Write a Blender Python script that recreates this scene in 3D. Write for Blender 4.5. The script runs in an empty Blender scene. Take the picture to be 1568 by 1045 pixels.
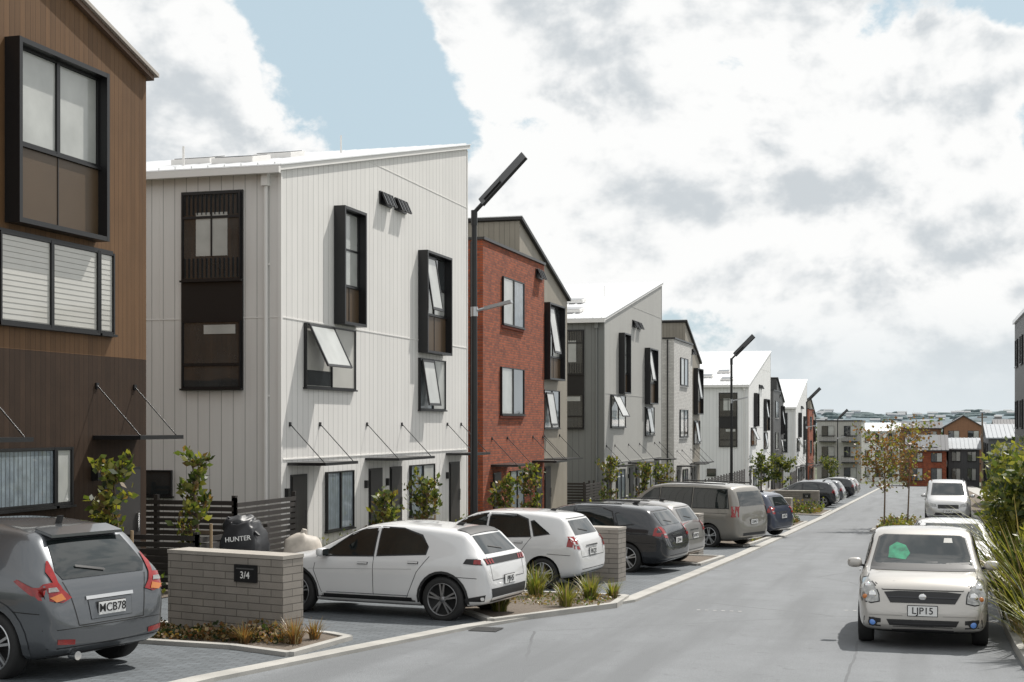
import bpy, bmesh, math, random
from mathutils import Vector, Matrix, noise
from mathutils.bvhtree import BVHTree
random.seed(7)
R=math.radians
scene=bpy.context.scene
col=scene.collection
# ------------------------------------------------------------------ helpers
def link(o,parent=None):
    col.objects.link(o)
    if parent: o.parent=parent
    return o
def empty(name,loc=(0,0,0),rz=0,rx=0):
    e=bpy.data.objects.new(name,None); e.empty_display_size=.3
    e.location=loc; e.rotation_euler=(rx,0,rz); col.objects.link(e); return e
class NT:
    def __init__(s,nt): s.nt=nt; nt.nodes.clear()
    def n(s,t,**k):
        a=s.nt.nodes.new(t)
        for kk,v in k.items(): setattr(a,kk,v)
        return a
    def l(s,a,b): s.nt.links.new(a,b)
    def setin(s,sock,v):
        if hasattr(v,'is_output'): s.l(v,sock)
        else: sock.default_value=v
    def m(s,op,a,b=0.0,c=None,clamp=False):
        x=s.n('ShaderNodeMath',operation=op,use_clamp=clamp)
        s.setin(x.inputs[0],a); s.setin(x.inputs[1],b)
        if c is not None: s.setin(x.inputs[2],c)
        return x.outputs[0]
    def mix(s,f,a,b,mode='MIX'):
        x=s.n('ShaderNodeMix',data_type='RGBA',blend_type=mode)
        s.setin(x.inputs[0],f); s.setin(x.inputs[6],a); s.setin(x.inputs[7],b)
        return x.outputs[2]
    def ramp(s,v,lo,hi):
        x=s.n('ShaderNodeMapRange',interpolation_type='SMOOTHSTEP')
        s.setin(x.inputs[0],v); x.inputs[1].default_value=lo; x.inputs[2].default_value=hi
        return x.outputs[0]
def c4(c): return (c[0],c[1],c[2],1)
MATS={}
def M(name,c,rough=.6,metal=0,var=.08,ns=2.0,groove=None,brick=None,crack=False,coat=0,bump=.0,spec=.5,fine=0,streak=0,gdark=.5,transl=0,wobble=0):
    if name in MATS: return MATS[name]
    m=bpy.data.materials.new(name); m.use_nodes=True; t=NT(m.node_tree)
    out=t.n('ShaderNodeOutputMaterial'); p=t.n('ShaderNodeBsdfPrincipled'); t.l(p.outputs[0],out.inputs[0])
    p.inputs['Roughness'].default_value=rough; p.inputs['Metallic'].default_value=metal
    p.inputs['Specular IOR Level'].default_value=spec
    p.inputs['Coat Weight'].default_value=coat; p.inputs['Coat Roughness'].default_value=.03
    tc=t.n('ShaderNodeTexCoord'); obj=tc.outputs['Object']
    colr=c4(c); height=None
    if brick:
        sp=t.n('ShaderNodeSeparateXYZ'); t.l(obj,sp.inputs[0]); cb=t.n('ShaderNodeCombineXYZ')
        if brick.get('flat'): t.l(sp.outputs[0],cb.inputs[0]); t.l(sp.outputs[1],cb.inputs[1])
        else:
            t.l(t.m('ADD',sp.outputs[0],sp.outputs[1]),cb.inputs[0]); t.l(sp.outputs[2],cb.inputs[1])
        b=t.n('ShaderNodeTexBrick'); t.l(cb.outputs[0],b.inputs[0])
        b.inputs['Scale'].default_value=1; b.inputs['Brick Width'].default_value=brick['w']; b.inputs['Row Height'].default_value=brick['h']
        b.inputs['Mortar Size'].default_value=brick.get('m',.008); b.inputs['Mortar Smooth'].default_value=.2
        b.inputs['Color1'].default_value=c4(c); b.inputs['Color2'].default_value=c4(brick.get('c2',[x*.72 for x in c])); b.inputs['Mortar'].default_value=c4(brick['mc'])
        b.inputs['Bias'].default_value=brick.get('bias',-.1)
        b.offset=brick.get('off',.5)
        colr=b.outputs['Color']; height=t.m('SUBTRACT',1.0,b.outputs['Fac'])
    nz=t.n('ShaderNodeTexNoise'); t.l(obj,nz.inputs[0]); nz.inputs['Scale'].default_value=ns; nz.inputs['Detail'].default_value=4
    f=t.m('MULTIPLY_ADD',nz.outputs[0],2*var*2,1-2*var)
    cmb=t.n('ShaderNodeCombineColor'); [t.l(f,cmb.inputs[i]) for i in range(3)]
    colr=t.mix(1.0,colr,cmb.outputs[0],'MULTIPLY')
    if streak:
        mp=t.n('ShaderNodeMapping'); t.l(obj,mp.inputs[0]); mp.inputs['Scale'].default_value=(4,4,.25)
        n3=t.n('ShaderNodeTexNoise'); t.l(mp.outputs[0],n3.inputs[0]); n3.inputs['Scale'].default_value=2.5; n3.inputs['Detail'].default_value=4
        f=t.m('MULTIPLY_ADD',n3.outputs[0],2*streak,1-streak)
        cmb=t.n('ShaderNodeCombineColor'); [t.l(f,cmb.inputs[i]) for i in range(3)]
        colr=t.mix(1.0,colr,cmb.outputs[0],'MULTIPLY')
    if fine:
        n2=t.n('ShaderNodeTexNoise'); t.l(obj,n2.inputs[0]); n2.inputs['Scale'].default_value=60; n2.inputs['Detail'].default_value=3
        f=t.m('MULTIPLY_ADD',n2.outputs[0],2*fine*2,1-2*fine)
        cmb=t.n('ShaderNodeCombineColor'); [t.l(f,cmb.inputs[i]) for i in range(3)]
        colr=t.mix(1.0,colr,cmb.outputs[0],'MULTIPLY')
    if groove:
        sp=t.n('ShaderNodeSeparateXYZ'); t.l(obj,sp.inputs[0])
        s=t.m('ADD',sp.outputs[0],sp.outputs[1]); q=t.m('DIVIDE',s,groove[0]); fr=t.m('FRACT',q)
        g=t.m('LESS_THAN',fr,groove[1]/groove[0])
        wn=t.n('ShaderNodeTexWhiteNoise',noise_dimensions='1D'); t.l(t.m('FLOOR',q),wn.inputs['W'])
        bv=t.m('MULTIPLY_ADD',wn.outputs['Value'],2*(groove[2] if len(groove)>2 else .02),1-(groove[2] if len(groove)>2 else .02))
        cmb=t.n('ShaderNodeCombineColor'); [t.l(bv,cmb.inputs[i]) for i in range(3)]
        colr=t.mix(1.0,colr,cmb.outputs[0],'MULTIPLY')
        colr=t.mix(g,colr,c4([x*gdark for x in c]))
        height=t.m('SUBTRACT',1.0,g)
    if crack:
        v=t.n('ShaderNodeTexVoronoi',feature='DISTANCE_TO_EDGE'); v.inputs['Scale'].default_value=.13
        nn=t.n('ShaderNodeTexNoise'); t.l(obj,nn.inputs[0]); nn.inputs['Scale'].default_value=.8; nn.inputs['Detail'].default_value=5
        vm=t.mix(.12,obj,nn.outputs['Color'],'ADD'); t.l(vm,v.inputs['Vector'])
        g=t.m('LESS_THAN',v.outputs[0],.0018)
        colr=t.mix(t.m('MULTIPLY',g,.6),colr,c4([x*.4 for x in c]))
        mp=t.n('ShaderNodeMapping'); t.l(obj,mp.inputs[0]); mp.inputs['Scale'].default_value=(1.3,.09,1)
        n4=t.n('ShaderNodeTexNoise'); t.l(mp.outputs[0],n4.inputs[0]); n4.inputs['Scale'].default_value=1.2; n4.inputs['Detail'].default_value=5
        colr=t.mix(t.ramp(n4.outputs[0],.42,.7),colr,c4([x*.80 for x in c]))
        n5=t.n('ShaderNodeTexNoise'); t.l(obj,n5.inputs[0]); n5.inputs['Scale'].default_value=3.5; n5.inputs['Detail'].default_value=8; n5.inputs['Roughness'].default_value=.7
        colr=t.mix(t.ramp(n5.outputs[0],.56,.72),colr,c4([x*.72 for x in c]))
    t.setin(p.inputs['Base Color'],colr)
    if height is not None or bump or wobble:
        bp=t.n('ShaderNodeBump'); bp.inputs['Strength'].default_value=.8 if height is not None else (bump or wobble)
        bp.inputs['Distance'].default_value=.012
        if height is None:
            nb=t.n('ShaderNodeTexNoise'); t.l(obj,nb.inputs[0]); nb.inputs['Scale'].default_value=80 if bump else 1.3; nb.inputs['Detail'].default_value=3 if bump else 1
            height=nb.outputs[0]
        t.l(height,bp.inputs['Height']); t.l(bp.outputs[0],p.inputs['Normal'])
    if transl:
        tr=t.n('ShaderNodeBsdfTranslucent'); t.setin(tr.inputs[0],t.mix(1.0,colr,(1.5,1.5,.7,1),'MULTIPLY')); ms=t.n('ShaderNodeMixShader'); ms.inputs[0].default_value=transl
        t.l(p.outputs[0],ms.inputs[1]); t.l(tr.outputs[0],ms.inputs[2]); t.l(ms.outputs[0],out.inputs[0])
    MATS[name]=m; return m
class MB:
    def __init__(s): s.v=[];s.f=[];s.m=[];s.mats=[];s.sm=[]
    def mi(s,mat):
        if mat not in s.mats: s.mats.append(mat)
        return s.mats.index(mat)
    def add(s,vs,fs,mat,smooth=False):
        b=len(s.v); s.v+= [tuple(v) for v in vs]; i=s.mi(mat)
        for f in fs: s.f.append(tuple(b+k for k in f)); s.m.append(i); s.sm.append(smooth)
    def box(s,x0,x1,y0,y1,z0,z1,mat):
        x0,x1=min(x0,x1),max(x0,x1); y0,y1=min(y0,y1),max(y0,y1); z0,z1=min(z0,z1),max(z0,z1)
        s.add([(x0,y0,z0),(x1,y0,z0),(x1,y1,z0),(x0,y1,z0),(x0,y0,z1),(x1,y0,z1),(x1,y1,z1),(x0,y1,z1)],
              [(0,3,2,1),(4,5,6,7),(0,1,5,4),(1,2,6,5),(2,3,7,6),(3,0,4,7)],mat)
    def obox(s,c,a,b,d,mat):
        c,a,b,d=map(Vector,(c,a,b,d)); vs=[]
        for k in(-1,1):
            for i,j in((-1,-1),(1,-1),(1,1),(-1,1)): vs.append(c+a*i+b*j+d*k)
        s.add(vs,[(0,3,2,1),(4,5,6,7),(0,1,5,4),(1,2,6,5),(2,3,7,6),(3,0,4,7)],mat)
    def poly(s,pts,mat): s.add(pts,[tuple(range(len(pts)))],mat)
    def prismx(s,yz,x0,x1,mat,lastmat=None):
        n=len(yz); vs=[(x0,y,z) for y,z in yz]+[(x1,y,z) for y,z in yz]
        s.add(vs,[tuple(range(n))[::-1],tuple(range(n,2*n))]+[(i,(i+1)%n,n+(i+1)%n,n+i) for i in range(n)],mat)
        if lastmat: s.m[-1]=s.mi(lastmat)
    def prismy(s,xz,y0,y1,mat):
        n=len(xz); vs=[(x,y0,z) for x,z in xz]+[(x,y1,z) for x,z in xz]
        s.add(vs,[tuple(range(n)),tuple(range(n,2*n))[::-1]]+[(i,n+i,n+(i+1)%n,(i+1)%n) for i in range(n)],mat)
    def cyl(s,p0,p1,r0,r1,mat,n=10,caps=True):
        p0,p1=Vector(p0),Vector(p1); d=(p1-p0).normalized(); a=d.orthogonal().normalized(); b=d.cross(a)
        vs=[p0+(a*math.cos(2*math.pi*i/n)+b*math.sin(2*math.pi*i/n))*r0 for i in range(n)]+[p1+(a*math.cos(2*math.pi*i/n)+b*math.sin(2*math.pi*i/n))*r1 for i in range(n)]
        s.add(vs,[(i,(i+1)%n,n+(i+1)%n,n+i) for i in range(n)],mat,True)
        if caps: s.add(vs,[tuple(range(n))[::-1],tuple(range(n,2*n))],mat)
    def sell(s,c,r,mat,e=1.0,nu=16,nv=10,fn=None):
        vs=[];fs=[]
        def sg(v,p): return math.copysign(abs(v)**p,v)
        for j in range(nv+1):
            ph=-math.pi/2+math.pi*j/nv
            for i in range(nu):
                th=2*math.pi*i/nu
                p=Vector((r[0]*sg(math.cos(ph),e)*sg(math.cos(th),e),r[1]*sg(math.cos(ph),e)*sg(math.sin(th),e),r[2]*sg(math.sin(ph),e)))
                if fn: p=fn(p)
                vs.append(Vector(c)+p)
        for j in range(nv):
            for i in range(nu): fs.append((j*nu+i,j*nu+(i+1)%nu,(j+1)*nu+(i+1)%nu,(j+1)*nu+i))
        s.add(vs,fs,mat,True)
    def lathe(s,c,prof,mat,n=28,axis='y'):
        vs=[];fs=[]
        for o,r in prof:
            for i in range(n):
                a=2*math.pi*i/n
                if axis=='y': vs.append((c[0]+r*math.cos(a),c[1]+o,c[2]+r*math.sin(a)))
                else: vs.append((c[0]+r*math.cos(a),c[1]+r*math.sin(a),c[2]+o))
        for j in range(len(prof)-1):
            for i in range(n): fs.append((j*n+i,j*n+(i+1)%n,(j+1)*n+(i+1)%n,(j+1)*n+i))
        s.add(vs,fs,mat,True)
    def done(s,name,parent=None,loc=None):
        me=bpy.data.meshes.new(name); me.from_pydata(s.v,[],s.f)
        for m in s.mats: me.materials.append(m)
        me.polygons.foreach_set('material_index',s.m); me.polygons.foreach_set('use_smooth',s.sm)
        me.update()
        o=bpy.data.objects.new(name,me); link(o,parent)
        if loc: o.location=loc
        return o
SL=.029
def gz(y): return -SL*max(-30,min(240,y))
# ------------------------------------------------------------------ materials
white_clad=M('white_cladding',(.71,.695,.67),.55,var=.03,ns=.6,groove=(.30,.016,.02),streak=.06,gdark=.5)
white_clad2=M('white_cladding_b',(.77,.77,.76),.55,var=.03,ns=.6,groove=(.30,.014,.015),streak=.05,gdark=.6)
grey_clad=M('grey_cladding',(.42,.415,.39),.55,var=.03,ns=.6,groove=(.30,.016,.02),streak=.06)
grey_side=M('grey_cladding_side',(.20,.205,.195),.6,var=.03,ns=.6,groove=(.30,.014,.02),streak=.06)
dark_clad=M('dark_cladding',(.06,.06,.06),.5,var=.05,groove=(.2,.012))
beige_clad=M('beige_cladding',(.30,.27,.22),.55,var=.05,groove=(.2,.014,.05))
brown_clad=M('brown_timber_cladding',(.135,.073,.034),.6,var=.12,ns=1.0,groove=(.14,.008,.14),streak=.22,gdark=.45,spec=.25)
brown_shade=M('brown_cladding_painted_shade',(.040,.024,.015),.65,var=.15,groove=(.14,.008,.14),streak=.2,spec=.2,gdark=.45)  # brown timber again, with the lower wall's shade painted into its colour
brick_red=M('red_brick',(.34,.080,.030),.85,var=.18,ns=2,streak=.12,brick=dict(w=.24,h=.086,mc=(.15,.085,.06),c2=(.15,.034,.018),m=.010,bias=-.2))
brick_white=M('white_brick',(.64,.63,.60),.8,var=.05,brick=dict(w=.24,h=.086,mc=(.34,.33,.31),c2=(.52,.51,.49)))
roof_w=M('white_metal_roofing',(.74,.75,.76),.32,metal=.0,var=.04,coat=.3)
roof_d=M('dark_metal_roofing',(.05,.05,.055),.4,var=.05)
trim_w=M('white_trim',(.75,.735,.71),.5,var=.02)
trim_d=M('black_joinery',(.012,.012,.013),.35,var=.05)
bronze=M('bronze_panel',(.085,.055,.03),.4,var=.12,ns=1.2)
glass=M('window_glass',(.03,.035,.037),.02,var=.5,ns=.9,spec=.9,coat=.8,wobble=.5)
blind=M('window_blind',(.42,.43,.41),.4,var=.22,ns=1.3,coat=1,wobble=.4)
blindw=M('window_venetian',(.55,.54,.50),.4,var=.05,coat=1)
curtain=M('window_curtain',(.20,.24,.27),.4,var=.3,ns=5,coat=1,groove=(.11,.03,.1))
door_m=M('door_dark',(.035,.032,.03),.45,var=.1)
asphalt=M('asphalt',(.165,.174,.183),.85,var=.10,ns=1.1,crack=True,fine=.22,bump=.6)
paver=M('paver_blocks',(.115,.129,.141),.75,var=.14,ns=1.5,brick=dict(flat=True,w=.22,h=.11,mc=(.04,.043,.045),m=.006,c2=(.082,.093,.102)))
concrete=M('concrete',(.36,.35,.325),.85,var=.18,ns=2,fine=.1)
mulch=M('mulch',(.13,.105,.082),.95,var=.35,ns=25,bump=.8)
groundm=M('earth_grass',(.085,.10,.06),.95,var=.25,ns=.3)
block=M('concrete_block',(.28,.255,.225),.85,var=.10,ns=4,fine=.1,brick=dict(w=.39,h=.098,mc=(.12,.11,.095),m=.006,c2=(.235,.215,.19)))
blockcap=M('block_cap',(.34,.315,.28),.85,var=.12,ns=5,fine=.1)
fence_m=M('dark_stained_timber',(.035,.030,.027),.6,var=.2,ns=5)
polem=M('black_pole_paint',(.016,.016,.017),.4,var=.1)
bark=M('bark',(.14,.10,.07),.9,var=.25,ns=12)
stake=M('timber_stake',(.35,.25,.15),.8,var=.15)
def leafm(n,c,tr=.4): return M(n,c,.45,var=.25,ns=6,transl=tr)
lf1=leafm('leaf_green',(.085,.115,.028)); lf2=leafm('leaf_yellowgreen',(.20,.20,.045)); lf3=leafm('leaf_dark',(.035,.055,.018))
lf4=leafm('leaf_rust',(.20,.095,.04)); lf5=leafm('leaf_straw',(.30,.23,.12),.2); lf6=leafm('leaf_tan',(.17,.11,.045))
tyre_m=M('tyre_rubber',(.018,.018,.018),.8,var=.1); rim_m=M('alloy_rim',(.50,.51,.52),.3,metal=.8,var=.03); rim_d=M('alloy_dark',(.05,.05,.055),.35,metal=.5)
cglass=M('car_glass',(.010,.014,.014),.02,var=.5,ns=1.5,spec=.8,coat=.5); blackp=M('black_plastic',(.02,.02,.021),.55,var=.05)
redl=M('tail_light_red',(.26,.006,.006),.15,var=.3,ns=20,coat=.5); clearl=M('headlight_lens',(.30,.30,.29),.10,metal=.5,var=.5,ns=18,coat=1); amber=M('indicator_amber',(.50,.16,.03),.2,coat=.6)
chrome=M('chrome',(.7,.7,.7),.12,metal=1,var=.02); plate_m=M('plate_white',(.75,.75,.74),.4,var=.01); ink=M('plate_ink',(.01,.01,.01),.5)
seam=M('panel_gap',(.012,.012,.012),.7); bluel=M('fog_lamp_blue',(.10,.25,.65),.1,coat=1)
signw=M('sign_white',(.8,.8,.78),.5)
def paint(n,c,metal=.0,r=.32): return M(n,c,r,metal=metal,var=.03,ns=1.5,coat=1,spec=.5)
# ------------------------------------------------------------------ terrain
g=MB(); xs=[-3000,-400,-60,-14,1.3,60,400,3000]; ys=[-300,-30,240,600,3500]
vs=[(x,y,gz(y)-.012) for y in ys for x in xs]; n=len(xs)
g.add(vs,[(j*n+i,j*n+i+1,(j+1)*n+i+1,(j+1)*n+i) for j in range(len(ys)-1) for i in range(n-1)],groundm)
g.done('ground')
KL=[(-30,-8.2),(8,-7.9),(13.7,-7.25),(16.4,-6.7),(19.1,-6.15),(21.5,-5.45),(24,-4.7),(30,-4.55),(38,-4.4),(50,-4.3),(65,-4.2),(100,-4.2),(200,-4.2)]
KR=[(-30,1.5),(8,1.35),(13.7,1.25),(16.4,1.2),(19.1,1.15),(21.5,1.15),(24,1.2),(30,1.3),(38,1.5),(50,1.9),(65,2.3),(100,2.4),(200,2.4)]
def strip(A,B,mat,off,name):
    s=MB(); vs=[]
    for (y,x),(y2,x2) in zip(A,B): vs+= [(x,y,gz(y)+off),(x2,y2,gz(y2)+off)]
    s.add(vs,[(2*i,2*i+1,2*i+3,2*i+2) for i in range(len(A)-1)],mat); return s.done(name)
strip(KL,KR,asphalt,.0,'road')
strip([(y,-14.2) for y,x in KL],[(y,x-.12) for y,x in KL],paver,.03,'driveway_paving')
def kerb(line,w,h,name,side=-1):
    s=MB()
    for (y0,x0),(y1,x1) in zip(line[:-1],line[1:]):
        a=[(x0,y0,gz(y0)-.05),(x1,y1,gz(y1)-.05),(x1+side*w,y1,gz(y1)-.05),(x0+side*w,y0,gz(y0)-.05)]
        b=[(p[0],p[1],p[2]+.05+h) for p in a]
        s.add(a+b,[(4,5,6,7),(0,1,5,4),(1,2,6,5),(2,3,7,6),(3,0,4,7)],concrete)
    return s.done(name)
kerb(KL,.26,.045,'kerb',-1); kerb(KR,.2,.12,'kerb',1)
strip([(y,x+.2) for y,x in KR],[(y,x+2.2) for y,x in KR],mulch,.05,'garden_bed')
strip([(y,x+2.2) for y,x in KR],[(y,x+3.8) for y,x in KR],concrete,.06,'footpath')
strip([(y,-14.1) for y,x in KL[1:]],[(y,-12.3) for y,x in KL[1:]],mulch,.045,'garden_bed')
def bed(pts,name='garden_bed'):
    s=MB(); n=len(pts); top=[(x,y,gz(y)+.06) for x,y in pts]
    s.poly(top,mulch)
    for i in range(n):
        a=Vector((*pts[i],0)); b=Vector((*pts[(i+1)%n],0)); d=(b-a).normalized(); nn=Vector((-d.y,d.x,0))*.06
        za,zb=gz(a.y),gz(b.y)
        q=[a-nn,b-nn,b+nn,a+nn]; zz=[za,zb,zb,za]
        lo=[(p.x,p.y,z-.02) for p,z in zip(q,zz)]; hi=[(p.x,p.y,z+.085) for p,z in zip(q,zz)]
        s.add(lo+hi,[(4,5,6,7),(0,1,5,4),(1,2,6,5),(2,3,7,6),(3,0,4,7)],concrete)
    return s.done(name)
bed([(-6.05,19.95),(-4.85,22.9),(-4.95,24.4),(-7.6,24.6),(-7.9,22.6)])
bed([(-8.2,16.0),(-7.25,15.6),(-7.2,17.3),(-7.6,17.6),(-10.6,18.0),(-10.6,16.2)])
bed([(-4.95,32.8),(-4.8,35.9),(-9,36.2),(-9,35.2)])
bed([(-4.85,41.0),(-4.65,47),(-7.5,47),(-7.5,43.5)])
bed([(-4.6,52.5),(-4.55,60),(-8.5,60),(-8.5,55)])
bed([(-4.5,68),(-4.5,76),(-8,76),(-8,70)])
s=MB(); fadedp=M('faded_road_paint',(.36,.36,.35),.8,var=.3,ns=15)
for (x,y,w,l) in [(-1.2,23.8,.8,.04),(-3.5,23.0,.8,.04)]:
    for k in range(6):
        xa=x+w*k/6; s.poly([(xa,y,gz(y)+.004),(xa+w/14,y,gz(y)+.004),(xa+w/14,y+l*2,gz(y+l*2)+.004),(xa,y+l*2,gz(y+l*2)+.004)],fadedp)
s.done('road_marking')
iron=M('cast_iron',(.06,.06,.06),.7,var=.2,ns=20)
s=MB(); 
for i in range(7): s.box(-.2,.2,i*.06,i*.06+.03,0,.012,iron)
s.done('drain_grate',None,(-5.9,19.0,gz(19)))
# hills
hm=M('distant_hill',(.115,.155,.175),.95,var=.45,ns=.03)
def hillz(x,yy):
    tab=[(2300,-8),(2500,14),(2750,24),(3200,-8)]
    for (a,b),(c,d) in zip(tab[:-1],tab[1:]):
        if a<=yy<=c: hh=b+(d-b)*(yy-a)/(c-a); break
    return hh+(noise.fractal(Vector((x*.0035,1+yy*.0005,0)),1,2,5)*10 if hh>0 else 0)
h=MB(); n=160; vs=[]
for yy in (2300,2500,2750,3200):
    for i in range(n):
        x=-1800+4200*i/(n-1); vs.append((x,yy,hillz(x,yy)))
h.add(vs,[(j*n+i,j*n+i+1,(j+1)*n+i+1,(j+1)*n+i) for j in range(3) for i in range(n-1)],hm,True); h.done('hills')
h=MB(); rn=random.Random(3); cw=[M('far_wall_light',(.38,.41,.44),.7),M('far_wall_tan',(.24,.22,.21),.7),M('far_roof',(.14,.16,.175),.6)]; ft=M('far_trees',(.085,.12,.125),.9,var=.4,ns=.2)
for i in range(900):
    hill=i%2==0
    y=rn.uniform(2330,2740) if hill else rn.uniform(420,2300); x=rn.uniform(-.40,.6)*y*(.6 if hill else 1); w=rn.uniform(8,18); hh=rn.uniform(4,7)
    z=(hillz(x,y)-2) if hill else gz(y)-.5
    if rn.random()<.45:
        h.box(x,x+w,y,y+w,z,z+hh,cw[rn.randrange(2)]); h.prismx([(y-.5,z+hh+.01),(y+w+.5,z+hh+.01),(y+w/2,z+hh+2.6)],x-.5,x+w+.5,cw[2])
    else:
        def lumpf(p): return p*(1+.35*noise.noise(p*.25+Vector((x,y,0))))
        kk=1.5 if hill else 1
        h.sell((x,y,z+hh*.3),(w*.9*kk,w*.5,hh*.6*kk),ft,1,10,6,lumpf)
h.done('distant_suburb')
# ------------------------------------------------------------------ house parts
def TF(face,off=0):
    if face=='F': return lambda a,o,z:(off+o,a,z)
    if face=='S': return lambda a,o,z:(a,off-o,z)
    if face=='W': return lambda a,o,z:(off-o,a,z)
def tbox(mb,T,a0,a1,o0,o1,z0,z1,mat):
    p,q=T(a0,o0,z0),T(a1,o1,z1); mb.box(p[0],q[0],p[1],q[1],p[2],q[2],mat)
def window(mb,T,a0,a1,z0,z1,cols=2,rows=1,mats=None,o=0.,fw=.06,split=None,slats=False):
    mats=mats or [glass]
    tbox(mb,T,a0,a1,o-.02,o+.035,z0,z1,trim_d)
    cs=[a0+(a1-a0)*i/cols for i in range(cols+1)]; rs=[z0+(z1-z0)*i/rows for i in range(rows+1)]
    if split: rs=[z0]+[z0+(z1-z0)*k for k in split]+[z1]
    k=0
    for i in range(len(cs)-1):
        for j in range(len(rs)-1):
            mt=mats[k%len(mats)]; k+=1
            tbox(mb,T,cs[i]+fw*.6,cs[i+1]-fw*.6,o+.03,o+.045,rs[j]+fw*.6,rs[j+1]-fw*.6,mt)
            if slats and mt is blindw:
                nz=int((rs[j+1]-rs[j])/.09)
                for q in range(nz):
                    zz=rs[j]+.06+q*.09; tbox(mb,T,cs[i]+fw,cs[i+1]-fw,o+.045,o+.05,zz,zz+.008,M('slat_gap',(.3,.29,.27),.5))
    for c in cs:
        tbox(mb,T,max(a0,c-fw/2)-(.002 if c==a0 else 0),min(a1,c+fw/2)+(.002 if c==a1 else 0),o,o+.08,z0-.002,z1+.002,trim_d)
    for r in rs: tbox(mb,T,a0+.01,a1-.01,o,o+.075,max(z0,r-fw/2),min(z1,r+fw/2),trim_d)
    tbox(mb,T,a0-.04,a1+.04,o,o+.11,z0-.045,z0-.004,trim_d)
def awning_open(mb,T,a0,a1,z0,z1,ang=22,o=.08,mat=None):
    L=z1-z0; dz=L*math.cos(R(ang)); do=L*math.sin(R(ang)); mat=mat or blind
    P=lambda a,s,t:Vector(T(a,o+do*s+t*math.cos(R(ang)),z1-dz*s+t*math.sin(R(ang))))
    def slab(aa,ab,s0,s1,t0,t1,m):
        v=[P(aa,s0,t0),P(ab,s0,t0),P(ab,s1,t0),P(aa,s1,t0),P(aa,s0,t1),P(ab,s0,t1),P(ab,s1,t1),P(aa,s1,t1)]
        mb.add(v,[(0,3,2,1),(4,5,6,7),(0,1,5,4),(1,2,6,5),(2,3,7,6),(3,0,4,7)],m)
    slab(a0+.04,a1-.04,.04,.96,.01,.03,mat)
    slab(a0,a0+.05,0,1,0,.045,trim_d); slab(a1-.05,a1,0,1,0,.045,trim_d); slab(a0+.05,a1-.05,0,.05,0,.04,trim_d); slab(a0+.05,a1-.05,.95,1,0,.04,trim_d)
def bay(mb,T,a0,a1,z0,z1,dep=.30,panel=.3,cols=2,opening=True,mats=None):
    t=.07
    tbox(mb,T,a0,a0+t,-.02,dep,z0,z1,trim_d); tbox(mb,T,a1-t,a1,-.02,dep,z0,z1,trim_d)
    tbox(mb,T,a0+t,a1-t,-.02,dep-.002,z1-t,z1-.001,trim_d); tbox(mb,T,a0+t,a1-t,-.02,dep-.002,z0+.001,z0+t,trim_d)
    zp=z0+(z1-z0)*panel
    tbox(mb,T,a0+t,a1-t,.0,.10,z0+t,zp-.02,bronze)
    am=(a0+a1)/2
    tbox(mb,T,am-.01,am+.01,.1,.112,z0+t,zp-.02,trim_d)
    window(mb,T,a0+t+.01,a1-t-.01,zp+.03,z1-t-.01,cols,1,mats or [blind,glass],o=.03,split=[.45] if cols==2 else None)
    if opening: awning_open(mb,T,a0+t+.08,am-.05,zp+.1,z1-t-.06,9,.13,blind)
def canopy(mb,T,a0,a1,z,dep=.95,rods=True):
    tbox(mb,T,a0,a1,0,dep,z,z+.07,trim_d)
    if rods:
        for a in(a0+.12,a1-.12): mb.cyl(T(a,dep-.08,z+.07),T(a,.02,z+.95),.012,.012,trim_d,6); tbox(mb,T,a-.04,a+.04,0,.03,z+.9,z+1.0,trim_d)
def door(mb,T,a0,a1,z0=0,z1=2.15):
    tbox(mb,T,a0-.05,a1+.05,-.02,.03,z0,z1+.05,trim_d); tbox(mb,T,a0,a1,.02,.05,z0+.02,z1,door_m)
    tbox(mb,T,a1-.14,a1-.10,.05,.10,1.0,1.35,chrome)
    tbox(mb,T,a0-.35,a0-.25,0,.09,1.7,1.9,trim_d)
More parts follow.
